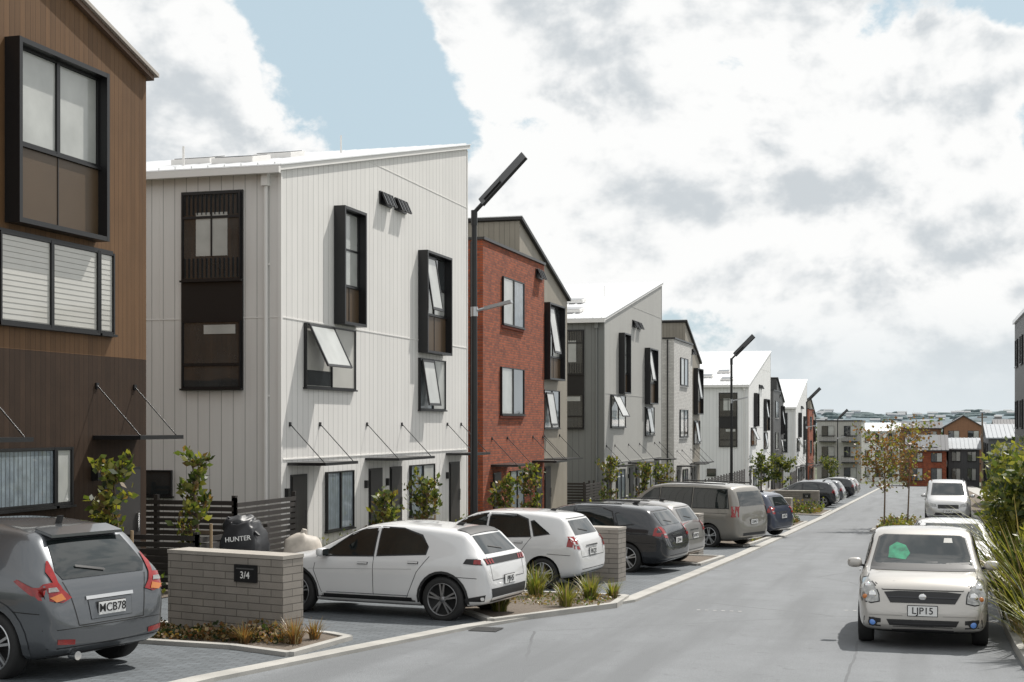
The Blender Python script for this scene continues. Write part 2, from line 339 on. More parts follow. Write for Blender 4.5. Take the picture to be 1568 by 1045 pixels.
def townhouse(name,X,Y0,L,clad,side=None,lo=9.15,hi=12.2,D=11,roof=roof_w):
    zb=gz(Y0+L*.4); k=L/13.85
    tw=side and clad or trim_w
    E=empty(name,(X,Y0,zb))
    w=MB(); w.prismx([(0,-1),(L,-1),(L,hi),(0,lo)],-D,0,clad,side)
    sl=(hi-lo)/L
    T=TF('F'); S=TF('S')
    w.box(.0,.012,.0,L,5.8,5.83,tw); w.box(-.06,.02,-.02,.06,-.5,lo-.02,trim_w if not side else side); w.box(0,.02,L-.06,L+.004,-.5,hi-.05,tw)
    jz=hi-1.9
    w.box(0,.010,(jz-lo)/sl,L-.07,jz,jz+.02,tw)
    w.box(-D,-.07,-.010,0,5.8,5.82,side or trim_w); w.box(-3.1,-3.09,-.006,0,0,lo-.1,side or trim_w)
    w.box(0,.02,.1,L-.1,2.55,2.58,tw)
    w.done('walls',E)
    r=MB(); ov=.18
    def rz(y): return lo+sl*y
    def slab(y0,y1,x0,x1,a,b,mat):
        r.add([(x0,y0,rz(y0)+a),(x1,y0,rz(y0)+a),(x1,y1,rz(y1)+a),(x0,y1,rz(y1)+a),(x0,y0,rz(y0)+b),(x1,y0,rz(y0)+b),(x1,y1,rz(y1)+b),(x0,y1,rz(y1)+b)],[(0,3,2,1),(4,5,6,7),(0,1,5,4),(1,2,6,5),(2,3,7,6),(3,0,4,7)],mat)
    slab(-ov,L+.06,-D-.1,.08,.01,.13,trim_w); slab(-ov-.03,L+.08,-D-.12,.11,.132,.16,roof)
    x=-D
    while x<.1: slab(-ov,L+.05,x,x+.03,.16,.205,roof); x+=.42
    r.box(-D-.1,.1,-ov-.14,-ov-.032,lo-.10,lo+.05,trim_w)
    for (xx,yy,wx,wy) in [(-2.6,1.6,1.1,1.0),(-4.6,3.2,1.1,1.0),(-7.6,1.2,1.2,1.1),(-3.4,5.5,1.1,.9)]:
        slab(yy,yy+wy,xx,xx+wx,.2,.34,trim_w); slab(yy+.06,yy+wy-.06,xx+.06,xx+wx-.06,.342,.36,glass)
    r.cyl((-3.3,1.5,lo),(-3.3,1.5,lo+1.0),.03,.03,trim_w,8); r.cyl((-1.9,8*k,rz(8*k)),(-1.9,8*k,rz(8*k)+.7),.025,.025,trim_w,8); r.cyl((-6,3*k,rz(3*k)),(-6,3*k,rz(3*k)+.6),.05,.05,trim_w,8)
    r.done('roof',E)
    d=MB(); dm=side or trim_w; d.cyl((-.34,-.07,-.3),(-.34,-.07,lo-.05),.045,.045,dm,10)
    for z in (1.5,4,7): d.box(-.40,-.28,-.05,0,z,z+.04,dm)
    d.box(-.42,-.26,-.16,-.0,lo-.35,lo-.05,dm); d.done('downpipe',E)
    q=MB()
    bay(q,T,3.05*k,4.5*k,5.86,8.8,cols=1,opening=False,mats=[blind],panel=.33)
    q.box(.04,.09,3.12*k,4.43*k,7.75,7.8,trim_d)
    window(q,T,1.25*k,4.3*k,4.25,5.77,2,1,[blindw,blindw]); tbox(q,T,1.35*k,2.7*k,.046,.06,4.3,4.66,glass); awning_open(q,T,1.3*k,2.78*k,4.62,5.74,26,.09,blind)
    bay(q,T,9.2*k,11.45*k,5.45,8.42,panel=.38)
    window(q,T,9.2*k,11.5*k,3.8,5.3,2,1,[curtain,blind]); awning_open(q,T,9.25*k,10.3*k,3.9,5.25,9,.09,blind)
    for a in(6.1,7.25):
        tbox(q,T,a*k,(a+.9)*k,0,.04,9.3,9.65,trim_d)
        for i in range(3): awning_open(q,T,(a+.05+.28*i)*k,(a+.28+.28*i)*k,9.25,9.62,24,.04,glass)
    window(q,T,2.5*k,4.2*k,.75,2.2,2,1,[curtain,curtain]); window(q,T,8.45*k,10.5*k,.75,2.2,2,1,[curtain,blind])
    S0=TF('S')
    tbox(q,S0,-2.5,-.93,-.01,.05,4.15,8.75,trim_d)
    window(q,S0,-2.46,-.97,6.7,8.7,1,1,[glass],o=.03,split=[.72]); tbox(q,S0,-2.1,-1.3,.06,.085,7.25,8.25,blind); tbox(q,S0,-1.72,-1.68,.085,.10,7.25,8.25,trim_d)
    for i in range(13): tbox(q,S0,-2.4+i*.112,-2.385+i*.112,.085,.115,8.2,8.66,trim_d)
    for i in range(13): tbox(q,S0,-2.4+i*.112,-2.385+i*.112,.085,.115,6.75,7.2,trim_d)
    window(q,S0,-2.46,-.97,4.2,5.75,1,1,[glass],o=.03,split=[.35]); tbox(q,S0,-1.9,-1.1,.06,.085,5.45,5.66,blind)
    window(q,S0,-3.5,-2.75,1.7,2.3,1,1,[glass])
    q.done('windows',E)
    q=MB()
    for a0,a1 in[(.55,1.35),(5.4,6.25),(6.95,7.75),(12.05,12.95)]: door(q,T,a0*k,a1*k)
    for a0,a1 in [(.35,2.3),(5.1,7.95),(11.7,13.3)]: canopy(q,T,a0*k,a1*k,2.42)
    q.done('doors',E)
    return E
def annexhouse(name,X,Y0,clad,LB=8.0,LT=12.2,upper=beige_clad,hb=10.0,D=10):
    zb=gz(Y0+5)-.05; E=empty(name,(X,Y0,zb))
    w=MB(); w.box(-D,0,0,LB,-1,hb,clad)
    pk=11.3; lo=9.0; ys=4.9
    w.prismx([(ys,hb+.003),(LB+.003,hb+.003),(LB+.003,-1),(LT,-1),(LT,lo),(ys,pk)],-D+.1,-.12,upper)
    w.done('walls',E)
    r=MB(); r.box(-D-.05,.07,-.07,LB-.0,hb+.001,hb+.09,trim_d)
    sl=(lo-pk)/(LT-ys)
    f=lambda y:pk+sl*(y-ys)
    def slab(y0,y1,x0,x1,a,b,mat):
        r.add([(x0,y0,f(y0)+a),(x1,y0,f(y0)+a),(x1,y1,f(y1)+a),(x0,y1,f(y1)+a),(x0,y0,f(y0)+b),(x1,y0,f(y0)+b),(x1,y1,f(y1)+b),(x0,y1,f(y1)+b)],[(0,3,2,1),(4,5,6,7),(0,1,5,4),(1,2,6,5),(2,3,7,6),(3,0,4,7)],mat)
    slab(ys-.12,LT+.12,-D,.02,.005,.10,trim_d); slab(ys-.14,LT+.14,-D,.03,.102,.13,roof_w)
    r.box(-.42,-.35,-.01,-.08,0,hb-.05,trim_d) ; r.done('roof',E)
    T=TF('F'); T2=TF('F',-.12); q=MB()
    window(q,T,2.2,4.9,7.35,9.0,2,1,[blind,curtain]); window(q,T,2.0,4.9,4.2,5.85,2,1,[blind,glass]); window(q,T,3.1,4.9,.8,2.2,2,1,[curtain])
    sill=M('brick_sill',(.22,.06,.035),.8) if clad is brick_red else trim_w
    for a0,a1,z in((2.1,5.0,7.35),(1.9,5.0,4.2)): tbox(q,T,a0,a1,0,.06,z-.13,z-.05,sill)
    bay(q,T2,8.25,10.7,5.6,8.6); window(q,T2,8.25,10.7,3.7,5.2,2,1,[blind,glass]); awning_open(q,T2,8.3,9.4,3.8,5.1,9,.1)
    tbox(q,T,6.7,7.7,0,.04,9.4,9.75,trim_d)
    for i in range(3): awning_open(q,T,6.75+.3*i,7.0+.3*i,9.35,9.73,24,.04,glass)
    q.done('windows',E)
    q=MB(); door(q,T,1.2,2.0); door(q,T,6.7,7.5); canopy(q,T,.9,3.0,2.42); canopy(q,T,6.2,7.9,2.42); door(q,T2,8.5,9.3); canopy(q,T2,8.3,11,2.45); q.done('doors',E)
    return E
def brown():
    Y1=23.8; L=13; zb=gz(22)+.0; E=empty('brown_timber_house',(-14,Y1-L,zb)); lo=9.5; hi=lo+L*.30
    w=MB(); w.prismx([(0,4.2),(L,4.2),(L,lo),(0,hi)],-10,0,brown_clad); w.prismx([(0,-1),(L,-1),(L,4.198),(0,4.198)],-10,-.0,brown_shade); w.done('walls',E)
    r=MB(); f=lambda y:hi-.30*y
    def slab(y0,y1,x0,x1,a,b,mat):
        r.add([(x0,y0,f(y0)+a),(x1,y0,f(y0)+a),(x1,y1,f(y1)+a),(x0,y1,f(y1)+a),(x0,y0,f(y0)+b),(x1,y0,f(y0)+b),(x1,y1,f(y1)+b),(x0,y1,f(y1)+b)],[(0,3,2,1),(4,5,6,7),(0,1,5,4),(1,2,6,5),(2,3,7,6),(3,0,4,7)],mat)
    slab(-.1,L+.12,-10.1,.10,.005,.10,M('brown_fascia',(.13,.08,.055),.5)); slab(-.12,L+.2,-10.1,.16,.102,.17,M('weathered_flashing',(.42,.38,.34),.4))
    r.done('roof',E)
    T=TF('F'); q=MB()
    a=lambda Y:Y-(Y1-L)
    a0,a1,b0,b1=a(19.5),a(22.1),6.2,9.15; t=.08; dep=.28
    tbox(q,T,a0,a0+t,-.02,dep,b0,b1,trim_d); tbox(q,T,a1-t,a1,-.02,dep,b0,b1,trim_d); tbox(q,T,a0+t,a1-t,-.02,dep-.002,b1-t,b1-.001,trim_d); tbox(q,T,a0+t,a1-t,-.02,dep-.002,b0+.001,b0+t,trim_d)
    tbox(q,T,a0+t,a1-t,0,.1,b0+t,7.45,bronze); tbox(q,T,(a0+a1)/2-.01,(a0+a1)/2+.01,.1,.112,b0+t,7.45,trim_d)
    window(q,T,a0+t,a1-t,7.5,b1-t,2,1,[blind],o=.04,fw=.09)
    tbox(q,T,a(19.3),a(22.62),-.01,.03,4.55,6.1,trim_d)
    window(q,T,a(19.3),a(22.1),4.6,6.05,2,1,[blindw],slats=True,fw=.08); window(q,T,a(22.12),a(22.6),4.6,6.05,1,1,[blindw],slats=True,fw=.08)
    window(q,T,a(17),a(20.8),1.62,2.6,2,1,[curtain],fw=.09); window(q,T,a(20.8),a(21.3),1.62,2.6,1,1,[blind],fw=.09)
    window(q,T,a(12.5),a(17.5),4.6,6.05,3,1,[blindw],slats=True,fw=.08)
    q.done('windows',E)
    q=MB(); canopy(q,T,a(22.0),a(23.5),2.72,.95); canopy(q,T,a(15.5),a(18.9),2.72,.95); door(q,T,a(22.6),a(23.5))
    tbox(q,T,a(21.95),a(22.05),0,.14,2.0,2.25,trim_d); q.done('doors',E)
brown()
townhouse('white_townhouse',-14,29.65,13.85,white_clad)
annexhouse('brick_house',-14,45.2,brick_red)
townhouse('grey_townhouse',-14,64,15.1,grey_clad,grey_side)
annexhouse('white_brick_house',-14,83.3,brick_white,LB=7,LT=11)
townhouse('white_townhouse',-14,121,18.2,white_clad2,lo=9.3,hi=13)
annexhouse('dark_townhouse',-14,142,dark_clad,upper=dark_clad)
townhouse('white_townhouse',-14,168,17,white_clad2,lo=9.3,hi=13)
annexhouse('brick_house',-14,188,brick_red,LB=9,LT=14)
def flatblock(name,x0,x1,y0,y1,h,clad,roof='flat',rm=None,gab=1.6,win=(3,3),wm=None,axis='x',solar=False,balc=False):
    zb=gz((y0+y1)/2); W=x1-x0; D=y1-y0; E=empty(name,(x0,y0,zb)); w=MB()
    rm=rm or roof_d
    if roof=='flat': w.box(0,W,0,D,-1.5,h,clad); w.box(-.12,W+.12,-.12,D+.12,h+.001,h+.2,rm)
    elif axis=='x':
        w.prismx([(0,-1.5),(D,-1.5),(D,h),(D/2,h+gab),(0,h)],0,W,clad)
        for s0,s1,za,zb2 in((-.4,D/2,h-.4*gab/(D/2),h+gab),(D/2,D+.4,h+gab,h-.4*gab/(D/2))):
            w.add([(-.3,s0,za+.02),(W+.3,s0,za+.02),(W+.3,s1,zb2+.02),(-.3,s1,zb2+.02),(-.3,s0,za+.16),(W+.3,s0,za+.16),(W+.3,s1,zb2+.16),(-.3,s1,zb2+.16)],[(0,3,2,1),(4,5,6,7),(0,1,5,4),(1,2,6,5),(2,3,7,6),(3,0,4,7)],rm)
        x=0
        while x<W: w.add([(x,-.4,h-.4*gab/(D/2)+.17),(x+.06,-.4,h-.4*gab/(D/2)+.17),(x+.06,D/2,h+gab+.17),(x,D/2,h+gab+.17),(x,-.4,h-.4*gab/(D/2)+.23),(x+.06,-.4,h-.4*gab/(D/2)+.23),(x+.06,D/2,h+gab+.23),(x,D/2,h+gab+.23)],[(4,5,6,7),(0,1,5,4),(1,2,6,5),(3,0,4,7)],rm); x+=.5
    else:
        w.prismy([(0,-1.5),(W,-1.5),(W,h),(W/2,h+gab),(0,h)],0,D,clad)
        for s0,s1,za,zb2 in((-.4,W/2,h-.4*gab/(W/2),h+gab),(W/2,W+.4,h+gab,h-.4*gab/(W/2))):
            w.add([(s0,-.3,za+.02),(s1,-.3,zb2+.02),(s1,D,zb2+.02),(s0,D,za+.02),(s0,-.3,za+.18),(s1,-.3,zb2+.18),(s1,D,zb2+.18),(s0,D,za+.18)],[(0,3,2,1),(4,5,6,7),(0,1,5,4),(1,2,6,5),(2,3,7,6),(3,0,4,7)],rm)
    w.done('walls_and_roof',E); q=MB(); S=TF('S'); T=TF('W')
    nc,nr=win; ph=h/nr
    for j in range(nr):
        for i in range(nc):
            a0=W*(i+.22)/nc; a1=W*(i+.78)/nc; z0=j*ph+.9; z1=min(j*ph+2.4,h-.3)
            window(q,S,a0,a1,z0,z1,2,1,wm or [glass,blind])
            if balc and j>0:
                tbox(q,S,a0-.3,a1+.3,0,1.2,j*ph+.0,j*ph+.15,trim_d); tbox(q,S,a0-.3,a1+.3,1.15,1.2,j*ph+1.0,j*ph+1.06,trim_d)
                n=int((a1-a0+.6)/.2)
                for kk in range(n+1): tbox(q,S,a0-.3+kk*.2,a0-.28+kk*.2,1.16,1.19,j*ph+.15,j*ph+1.0,trim_d)
        m=max(1,int(D/4))
        for i in range(m):
            window(q,T,D*(i+.25)/m,D*(i+.7)/m,j*ph+.9,min(j*ph+2.4,h-.3),2,1,[blind,glass])
    if solar:
        for i in range(3):
            f=lambda y:h+gab*y/(D/2)
            ya,yb=.6,D/2-.5
            q.add([(W*.1+i*1.1,ya,f(ya)+.25),(W*.1+i*1.1+1,ya,f(ya)+.25),(W*.1+i*1.1+1,yb,f(yb)+.25),(W*.1+i*1.1,yb,f(yb)+.25)],[(0,1,2,3)],glass)
    q.done('windows',E); return E
flatblock('apartment_building',-14.8,-8.4,215,228,9.2,grey_clad,'flat',win=(2,3),balc=True)
flatblock('white_house',-9.6,-3.4,236,246,8.2,white_clad2,'gable',roof_w,gab=1.2,win=(3,3))
terr=M('terracotta_cladding',(.26,.13,.07),.6,var=.1,groove=(.25,.015))
charc=M('charcoal_cladding',(.10,.105,.11),.6,groove=(.3,.02))
roof_g=M('grey_metal_roofing',(.30,.32,.34),.45,var=.08)
flatblock('terracotta_house',-3.3,3.2,244,256,8.6,terr,'gable',roof_d,gab=1.0,win=(2,3),axis='x')
flatblock('terracotta_house',3.6,9.6,240,252,8.8,terr,'gable',roof_d,gab=1.8,win=(2,3),axis='y',balc=True)
flatblock('brick_cottage',-1.6,3.0,182,194,4.6,brick_red,'gable',roof_d,gab=1.7,win=(2,2),solar=True)
flatblock('grey_house',3.3,7.0,186,197,4.8,charc,'gable',roof_g,gab=1.2,win=(2,2))
flatblock('grey_house',7.6,13,175,190,6.0,charc,'gable',roof_g,gab=1.5,win=(2,2))
flatblock('dark_townhouse',5.15,15,62,86,10.2,dark_clad,'flat',roof_w,win=(3,3))
flatblock('white_townhouse',6.6,15,88,104,9.0,white_clad2,'gable',roof_w,gab=2,win=(3,3))
flatblock('grey_house',-40,-17,228,240,7.5,grey_clad,'gable',roof_d,gab=2,win=(6,3))
flatblock('grey_house',12,34,250,262,8,grey_clad,'gable',roof_d,gab=2,win=(6,3))
# ------------------------------------------------------------------ street furniture
ledm=M('led_lens',(.30,.30,.28),.25,coat=1); lumg=M('luminaire_grey',(.07,.07,.072),.4)
def lamp(x,y,h=8.25):
    E=empty('street_lamp',(x,y,gz(y)))
    m=MB(); m.cyl((0,0,0),(0,0,.9),.11,.11,polem,14); m.cyl((0,0,.9),(0,0,h),.085,.06,polem,14); m.cyl((0,0,0),(0,0,.05),.2,.2,polem,14)
    m.cyl((0,0,h-.35),(0,0,h),.075,.075,polem,12)
    m.done('pole',E)
    m=MB(); ang=R(45); d=Vector((math.cos(ang),0,math.sin(ang))); up=Vector((-math.sin(ang),0,math.cos(ang))); sd=Vector((0,1,0))
    m.cyl((0,0,h-.05),tuple(Vector((0,0,h-.05))+d*.35),.05,.05,polem,10)
    c=Vector((0,0,h))+d*.98; sd=(sd+up*.9).normalized(); up2=d.cross(sd).normalized()
    if up2.z<0: up2=-up2
    m.obox(c,d*.74,sd*.19,up2*.035,polem); m.obox(c-up2*.042,d*.60,sd*.14,up2*.006,lumg); m.obox(c+d*.35-up2*.05,d*.22,sd*.10,up2*.004,ledm); m.obox(c-d*.2-up2*.05,d*.22,sd*.10,up2*.004,ledm)
    m.obox(c-d*.35+up2*.05,d*.28,sd*.10,up2*.02,polem)
    m.done('luminaire',E)
    m=MB(); z=h-2.35; d=Vector((.96,0,.22)).normalized(); m.cyl((0,0,z),tuple(Vector((0,0,z))+d*.3),.03,.03,rim_m,8); m.cyl((0,0,z-.12),(0,0,z+.1),.085,.085,rim_m,12)
    m.obox(Vector((0,0,z))+d*.6,d*.33,Vector((0,.09,0)),d.cross(Vector((0,1,0)))*.035,rim_m); m.done('lower_luminaire',E)
for x,y in[(-10,31.6),(-10,78.4),(-10,132),(-10,182)]: lamp(x,y)
def powerpole(x,y,h):
    m=MB(); m.cyl((0,0,-.5),(0,0,h),.12,.08,bark,8); m.box(-.5,.5,-.05,.05,h-.5,h-.38,bark); m.done('utility_pole',None,(x,y,gz(y)))
powerpole(6.3,160,8.2)
def textobj(txt,size,mat,parent,loc,rot,name):
    cu=bpy.data.curves.new(name,'FONT'); cu.body=txt; cu.size=size; cu.align_x='CENTER'; cu.align_y='CENTER'; cu.extrude=.002; cu.offset=size*.008; cu.materials.append(mat)
    o=bpy.data.objects.new(name,cu); link(o,parent); o.location=loc; o.rotation_euler=rot; return o
def pillar(x,y,w,dep,h,txt,rz=0):
    E=empty('block_letterbox_wall',(x,y,gz(y)),rz)
    m=MB(); m.box(-w,0,0,dep,-.2,h-.05,block); m.box(-w-.008,.008,-.008,dep+.008,h-.048,h,blockcap); m.done('wall',E)
    m=MB(); m.box(-.80,-.42,-.03,-.0,h-.37,h-.14,trim_d); m.box(-.76,-.46,-.036,-.028,h-.20,h-.185,M('slot',(.1,.1,.1),.4)); m.done('letterbox',E)
    textobj(txt,.13,signw,E,(-.61,-.037,h-.28),(R(90),0,0),'house_number')
pillar(-7.95,16.9,2.0,.42,1.13,'3/4',R(-14))
pillar(-5.75,27.6,2.0,.45,1.1,'5/6',R(-8))
pillar(-5.5,36.5,2.0,.45,1.1,'7/8',R(-8))
pillar(-4.9,56.6,2.2,.45,1.1,'9/10',R(-5))
pillar(-5.0,74,2.2,.45,1.1,'11',0)
def fence(p0,p1,h,name='slatted_fence'):
    a=Vector((*p0,0)); b=Vector((*p1,0)); d=(b-a); L=d.length; d.normalize(); nn=Vector((-d.y,d.x,0)); m=MB()
    n=max(1,int(L/1.5)); z0=gz((p0[1]+p1[1])/2)
    for i in range(n+1): c=a+d*L*i/n; m.obox((c.x,c.y,z0+h/2),d*.045,nn*.045,Vector((0,0,h/2+.05)),fence_m)
    z=.12
    while z<h: 
        c=(a+b)/2-nn*.06; m.obox((c.x,c.y,z0+z),d*L/2,nn*.012,Vector((0,0,.045)),fence_m); z+=.125
    m.done(name)
fence((-19,26.6),(-13.6,26.6),1.6); fence((-13.6,26.6),(-13.6,29.5),1.6); fence((-13.9,22.6),(-12.3,22.6),1.05); fence((-12.3,22.6),(-12.3,25.4),1.05)
fence((-14,60),(-14,63.8),1.6); fence((-18,61),(-14,61),1.6); fence((-14,96),(-14,118),1.7); fence((-13.9,160),(-13.9,167),1.7)
E=empty('rubbish_bag',(-10.25,20.4,gz(20.4)))
m=MB(); bagm=M('black_bag_fabric',(.02,.021,.024),.45,var=.3,ns=8)
def lump(p): 
    q=p.copy(); q+=Vector((1,.6,1))*noise.noise(p*4)*.07+Vector((.05,0,.05))*noise.noise(p*11); q.x*=1-.22*(p.z/.68); return q
m.sell((0,0,.70),(.36,.31,.72),bagm,.4,32,22,lump); m.sell((-.10,0,1.38),(.2,.2,.12),bagm,.6,16,10,lump)
m.obox((-.24,-.12,1.2),(.03,0,.28),(0,.02,0),(.02,0,-.01),bagm); m.obox((.18,-.12,1.3),(.12,0,-.10),(0,.03,0),(.012,0,.012),bagm)
m.done('bag',E); textobj('HUNTER',.105,signw,E,(.06,-.36,1.16),(R(84),R(-6),R(12)),'print')
E=empty('cream_rubbish_sack',(-9.5,20.9,gz(20.9))); m=MB(); cs_=M('cream_sack',(.42,.38,.33),.6,var=.2,ns=8)
def lump2(p): return p+Vector((1,1,.6))*noise.noise(p*5+Vector((3,1,2)))*.09
m.sell((0,0,.6),(.3,.28,.62),cs_,.7,24,16,lump2); m.cyl((0,0,1.1),(.05,0,1.28),.1,.04,cs_,10); m.done('sack',E)
# ------------------------------------------------------------------ vegetation
def leaf(m,p,s,mat,dr=None,w=.45,upb=.2):
    d=Vector((random.gauss(0,1),random.gauss(0,1),random.gauss(upb,.8))).normalized() if dr is None else dr
    a=d.orthogonal().normalized(); a.rotate(Matrix.Rotation(random.random()*6.28,3,d)); a*=s*w
    m.add([p,p+d*s*.5+a,p+d*s,p+d*s*.5-a],[(0,1,2,3)],mat)
def sapling(name,x,y,h,r,mats,n=260,ls=.14,staked=True,trunk=.35,upb=.2,lw=.45,nb=16):
    z=gz(y)+.04; m=MB(); p=Vector((x,y,z)); top=p+Vector((random.uniform(-.1,.1),random.uniform(-.1,.1),h*.95))
    mid=p.lerp(top,.5)+Vector((.04,.03,0)); m.cyl(p,mid,.035,.025,bark,7,False); m.cyl(mid,top,.025,.008,bark,7,False)
    for i in range(nb):
        f=random.uniform(trunk,.97); b=p.lerp(top,f); L=r*random.uniform(.5,1)*(1.15-.6*abs(f-.6)); th=random.random()*6.28
        e=b+Vector((math.cos(th)*L,math.sin(th)*L,L*random.uniform(.4,1.2))); m.cyl(b,e,.012,.004,bark,5,False)
        for k in range(n//nb):
            q=b.lerp(e,random.uniform(.2,1.1))+Vector((random.gauss(0,.07),random.gauss(0,.07),random.gauss(0,.07)))*r*1.6
            leaf(m,q,ls*random.uniform(.6,1.2),random.choice(mats),None,lw,upb)
    if staked:
        for dx in(-.28,.28): m.cyl((x+dx,y,z-.1),(x+dx,y,z+h*.5),.028,.028,stake,6)
        m.box(x-.28,x+.28,y-.01,y+.01,z+h*.42,z+h*.45,bark)
    m.done(name)
for (x,y,h,r) in[(-12.9,21.0,2.3,.34),(-12.45,22.9,2.4,.34),(-12.5,32.3,1.5,.4),(-12.6,35.5,1.9,.45),(-12.6,43.0,1.8,.45),(-12.6,46.0,2.1,.45),(-12.6,58.7,2.6,.5),(-12.6,66.5,2.3,.5),(-12.4,71,2.5,.6)]:
    sapling('magnolia_sapling',x,y,h,r,[lf1,lf2,lf2,lf6,lf1,lf3],460,.17,upb=1.0,lw=.3,nb=22,trunk=.25)
for (x,y,h,r) in [(-9,97,2.6,.9),(-11,103,3,1.),(-9,150,3,1.1)]: sapling('street_tree',x,y,h,r,[lf1,lf2,lf3],700,.2,False,.3)
bed([(-1.7,52.5),(.1,51.5),(.1,61),(-1.5,60.5)])
for (x,y,h,r) in[(-1.3,54,3.5,1.15),(-.5,57,3.7,1.3)]:
    sapling('autumn_street_tree',x,y,h,r,[lf4,lf6,lf4,lf2,lf6,lf1],900,.13,False,.42,nb=30)
def tuft(m,x,y,r,n,mats,z0=None,w=.012,up=.8):
    z=gz(y)+.05 if z0 is None else z0
    for i in range(n):
        th=random.random()*6.28; L=r*random.uniform(.6,1.15); lean=random.uniform(.1,up); d=Vector((math.cos(th),math.sin(th),0)); sd=Vector((-d.y,d.x,0))*w*random.uniform(.7,1.3)
        p0=Vector((x,y,z))+d*random.random()*.12*r*2; pts=[]
        for k in range(5):
            t=k/4; pts.append(p0+d*L*lean*(t**1.6)+Vector((0,0,L*(t-.45*lean*t*t))))
        vs=[]
        for k,p in enumerate(pts): ww=sd*(1-(k/4)**2*.93); vs+=[p-ww,p+ww]
        m.add(vs,[(2*k,2*k+1,2*k+3,2*k+2) for k in range(4)],random.choice(mats))
def tufts(name,lst,mats,w=.012):
    for (x,y,r,n) in lst:
        m=MB(); tuft(m,x,y,r,n,mats,w=w); m.done(name)
tufts('grass_tussock',[(-6.3,21.2,.5,170),(-6.9,22.3,.55,150),(-5.5,22.3,.45,130),(-5.4,23.6,.5,130),(-6.4,23.8,.6,150),(-7.2,23.8,.5,120),(-5.1,24.0,.35,90)],[lf2,lf1,lf2,lf5],.011)
tufts('dry_grass_tussock',[(-7.6,16.5,.38,130),(-8.2,16.3,.3,100),(-7.55,17.0,.3,80)],[lf5,lf4,lf6],.008)
def groundcover(name,x0,x1,y0,y1,h,n,mats,ls=.07):
    m=MB()
    for i in range(n):
        x=random.uniform(x0,x1); y=random.uniform(y0,y1); hh=h*(.35+.65*abs(noise.noise(Vector((x*2.2,y*2.2,3)))*2))
        leaf(m,Vector((x,y,gz(y)+.05+random.random()*hh)),ls*random.uniform(.6,1.4),random.choice(mats))
    m.done(name)
groundcover('dry_groundcover',-10.3,-7.7,16.35,16.95,.26,3000,[lf4,lf6,lf5,lf3,lf6,lf3],.05)
groundcover('low_hedge',-13.9,-12.5,15,22,.55,3500,[lf1,lf3,lf2],.09)
groundcover('low_hedge',-13.9,-12.5,31,44,.6,3800,[lf1,lf3,lf2],.09)
groundcover('groundcover',-7.4,-5.0,22.3,24.3,.12,900,[lf1,lf6,lf5],.05)
groundcover('groundcover',-7.3,-4.9,43.3,46.8,.5,2600,[lf1,lf2,lf3,lf6],.09)
groundcover('groundcover',-8.3,-4.8,55,59.8,.5,2600,[lf1,lf2,lf3,lf6],.1)
groundcover('groundcover',-8,-4.8,70,75.8,.6,2600,[lf1,lf2,lf3,lf6],.12)
groundcover('groundcover',-1.5,0,52.5,60.3,.4,1400,[lf1,lf2,lf6],.1)
groundcover('groundcover',-13.8,-12.4,58,80,.9,3000,[lf1,lf2,lf3],.12)
def shrub(name,x,y,rx,ry,h,n,mats,ls=.1,upb=.2,lw=.45):
    m=MB(); z=gz(y)+.05
    cl=[(random.uniform(-.9,.9)*rx,random.uniform(-.9,.9)*ry,random.uniform(.2,.88)*h,random.uniform(.16,.34)) for i in range(26)]
    for i in range(9): c=random.choice(cl); m.cyl((x,y,z-.05),(x+c[0],y+c[1],z+c[2]),.03,.008,bark,5,False)
    for i in range(n):
        c=random.choice(cl); v=Vector((random.gauss(0,1),random.gauss(0,1),random.gauss(0,1))).normalized()*random.random()**.4*c[3]*h*.5
        p=Vector((x+c[0],y+c[1],z+c[2]))+v
        if p.z<z: continue
        leaf(m,p,ls*random.uniform(.6,1.3),random.choice(mats),None,lw,upb)
    m.done(name)
shrub('garden_shrub',1.62,20.9,.3,.8,1.5,3600,[lf1,lf2,lf2,lf3,lf2],.13,.5,.2)
shrub('garden_shrub',1.65,23.4,.45,.9,2.6,6000,[lf1,lf2,lf2,lf3],.15,.5,.22)
shrub('garden_shrub',1.95,26.5,.6,1.2,2.8,5200,[lf1,lf2,lf3,lf2],.14,.4,.3)
shrub('garden_shrub',2.4,31,.7,1.6,2.5,3600,[lf1,lf2,lf3],.13)
shrub('garden_shrub',3.1,38,.8,2.5,2.2,3200,[lf1,lf2,lf3],.14)
shrub('garden_shrub',3.6,48,.8,2.5,2.2,2600,[lf1,lf2,lf3],.16)
for (x,y,r,n) in[(1.5,18.6,1.1,110),(1.55,20.4,1.6,150),(1.6,22.2,2.0,150),(1.7,24,2.2,140),(1.9,26,2.2,120)]:
    m=MB(); tuft(m,x,y,r,n,[lf2,lf1,lf2,lf2,lf3,lf5],w=.022,up=.95); m.done('flax_bush')
tufts('dry_grass_tussock',[(1.42,17.8,.45,120),(1.42,18.4,.5,120),(1.42,19.4,.5,100),(1.42,17.1,.4,100)],[lf5,lf4,lf6],.009)
for i in range(12):
    x=random.uniform(-60,70); y=random.uniform(262,330)
    sapling('background_tree',x,y,random.uniform(6,9),3.2,[lf1,lf3,lf1],500,.9,False,.15)
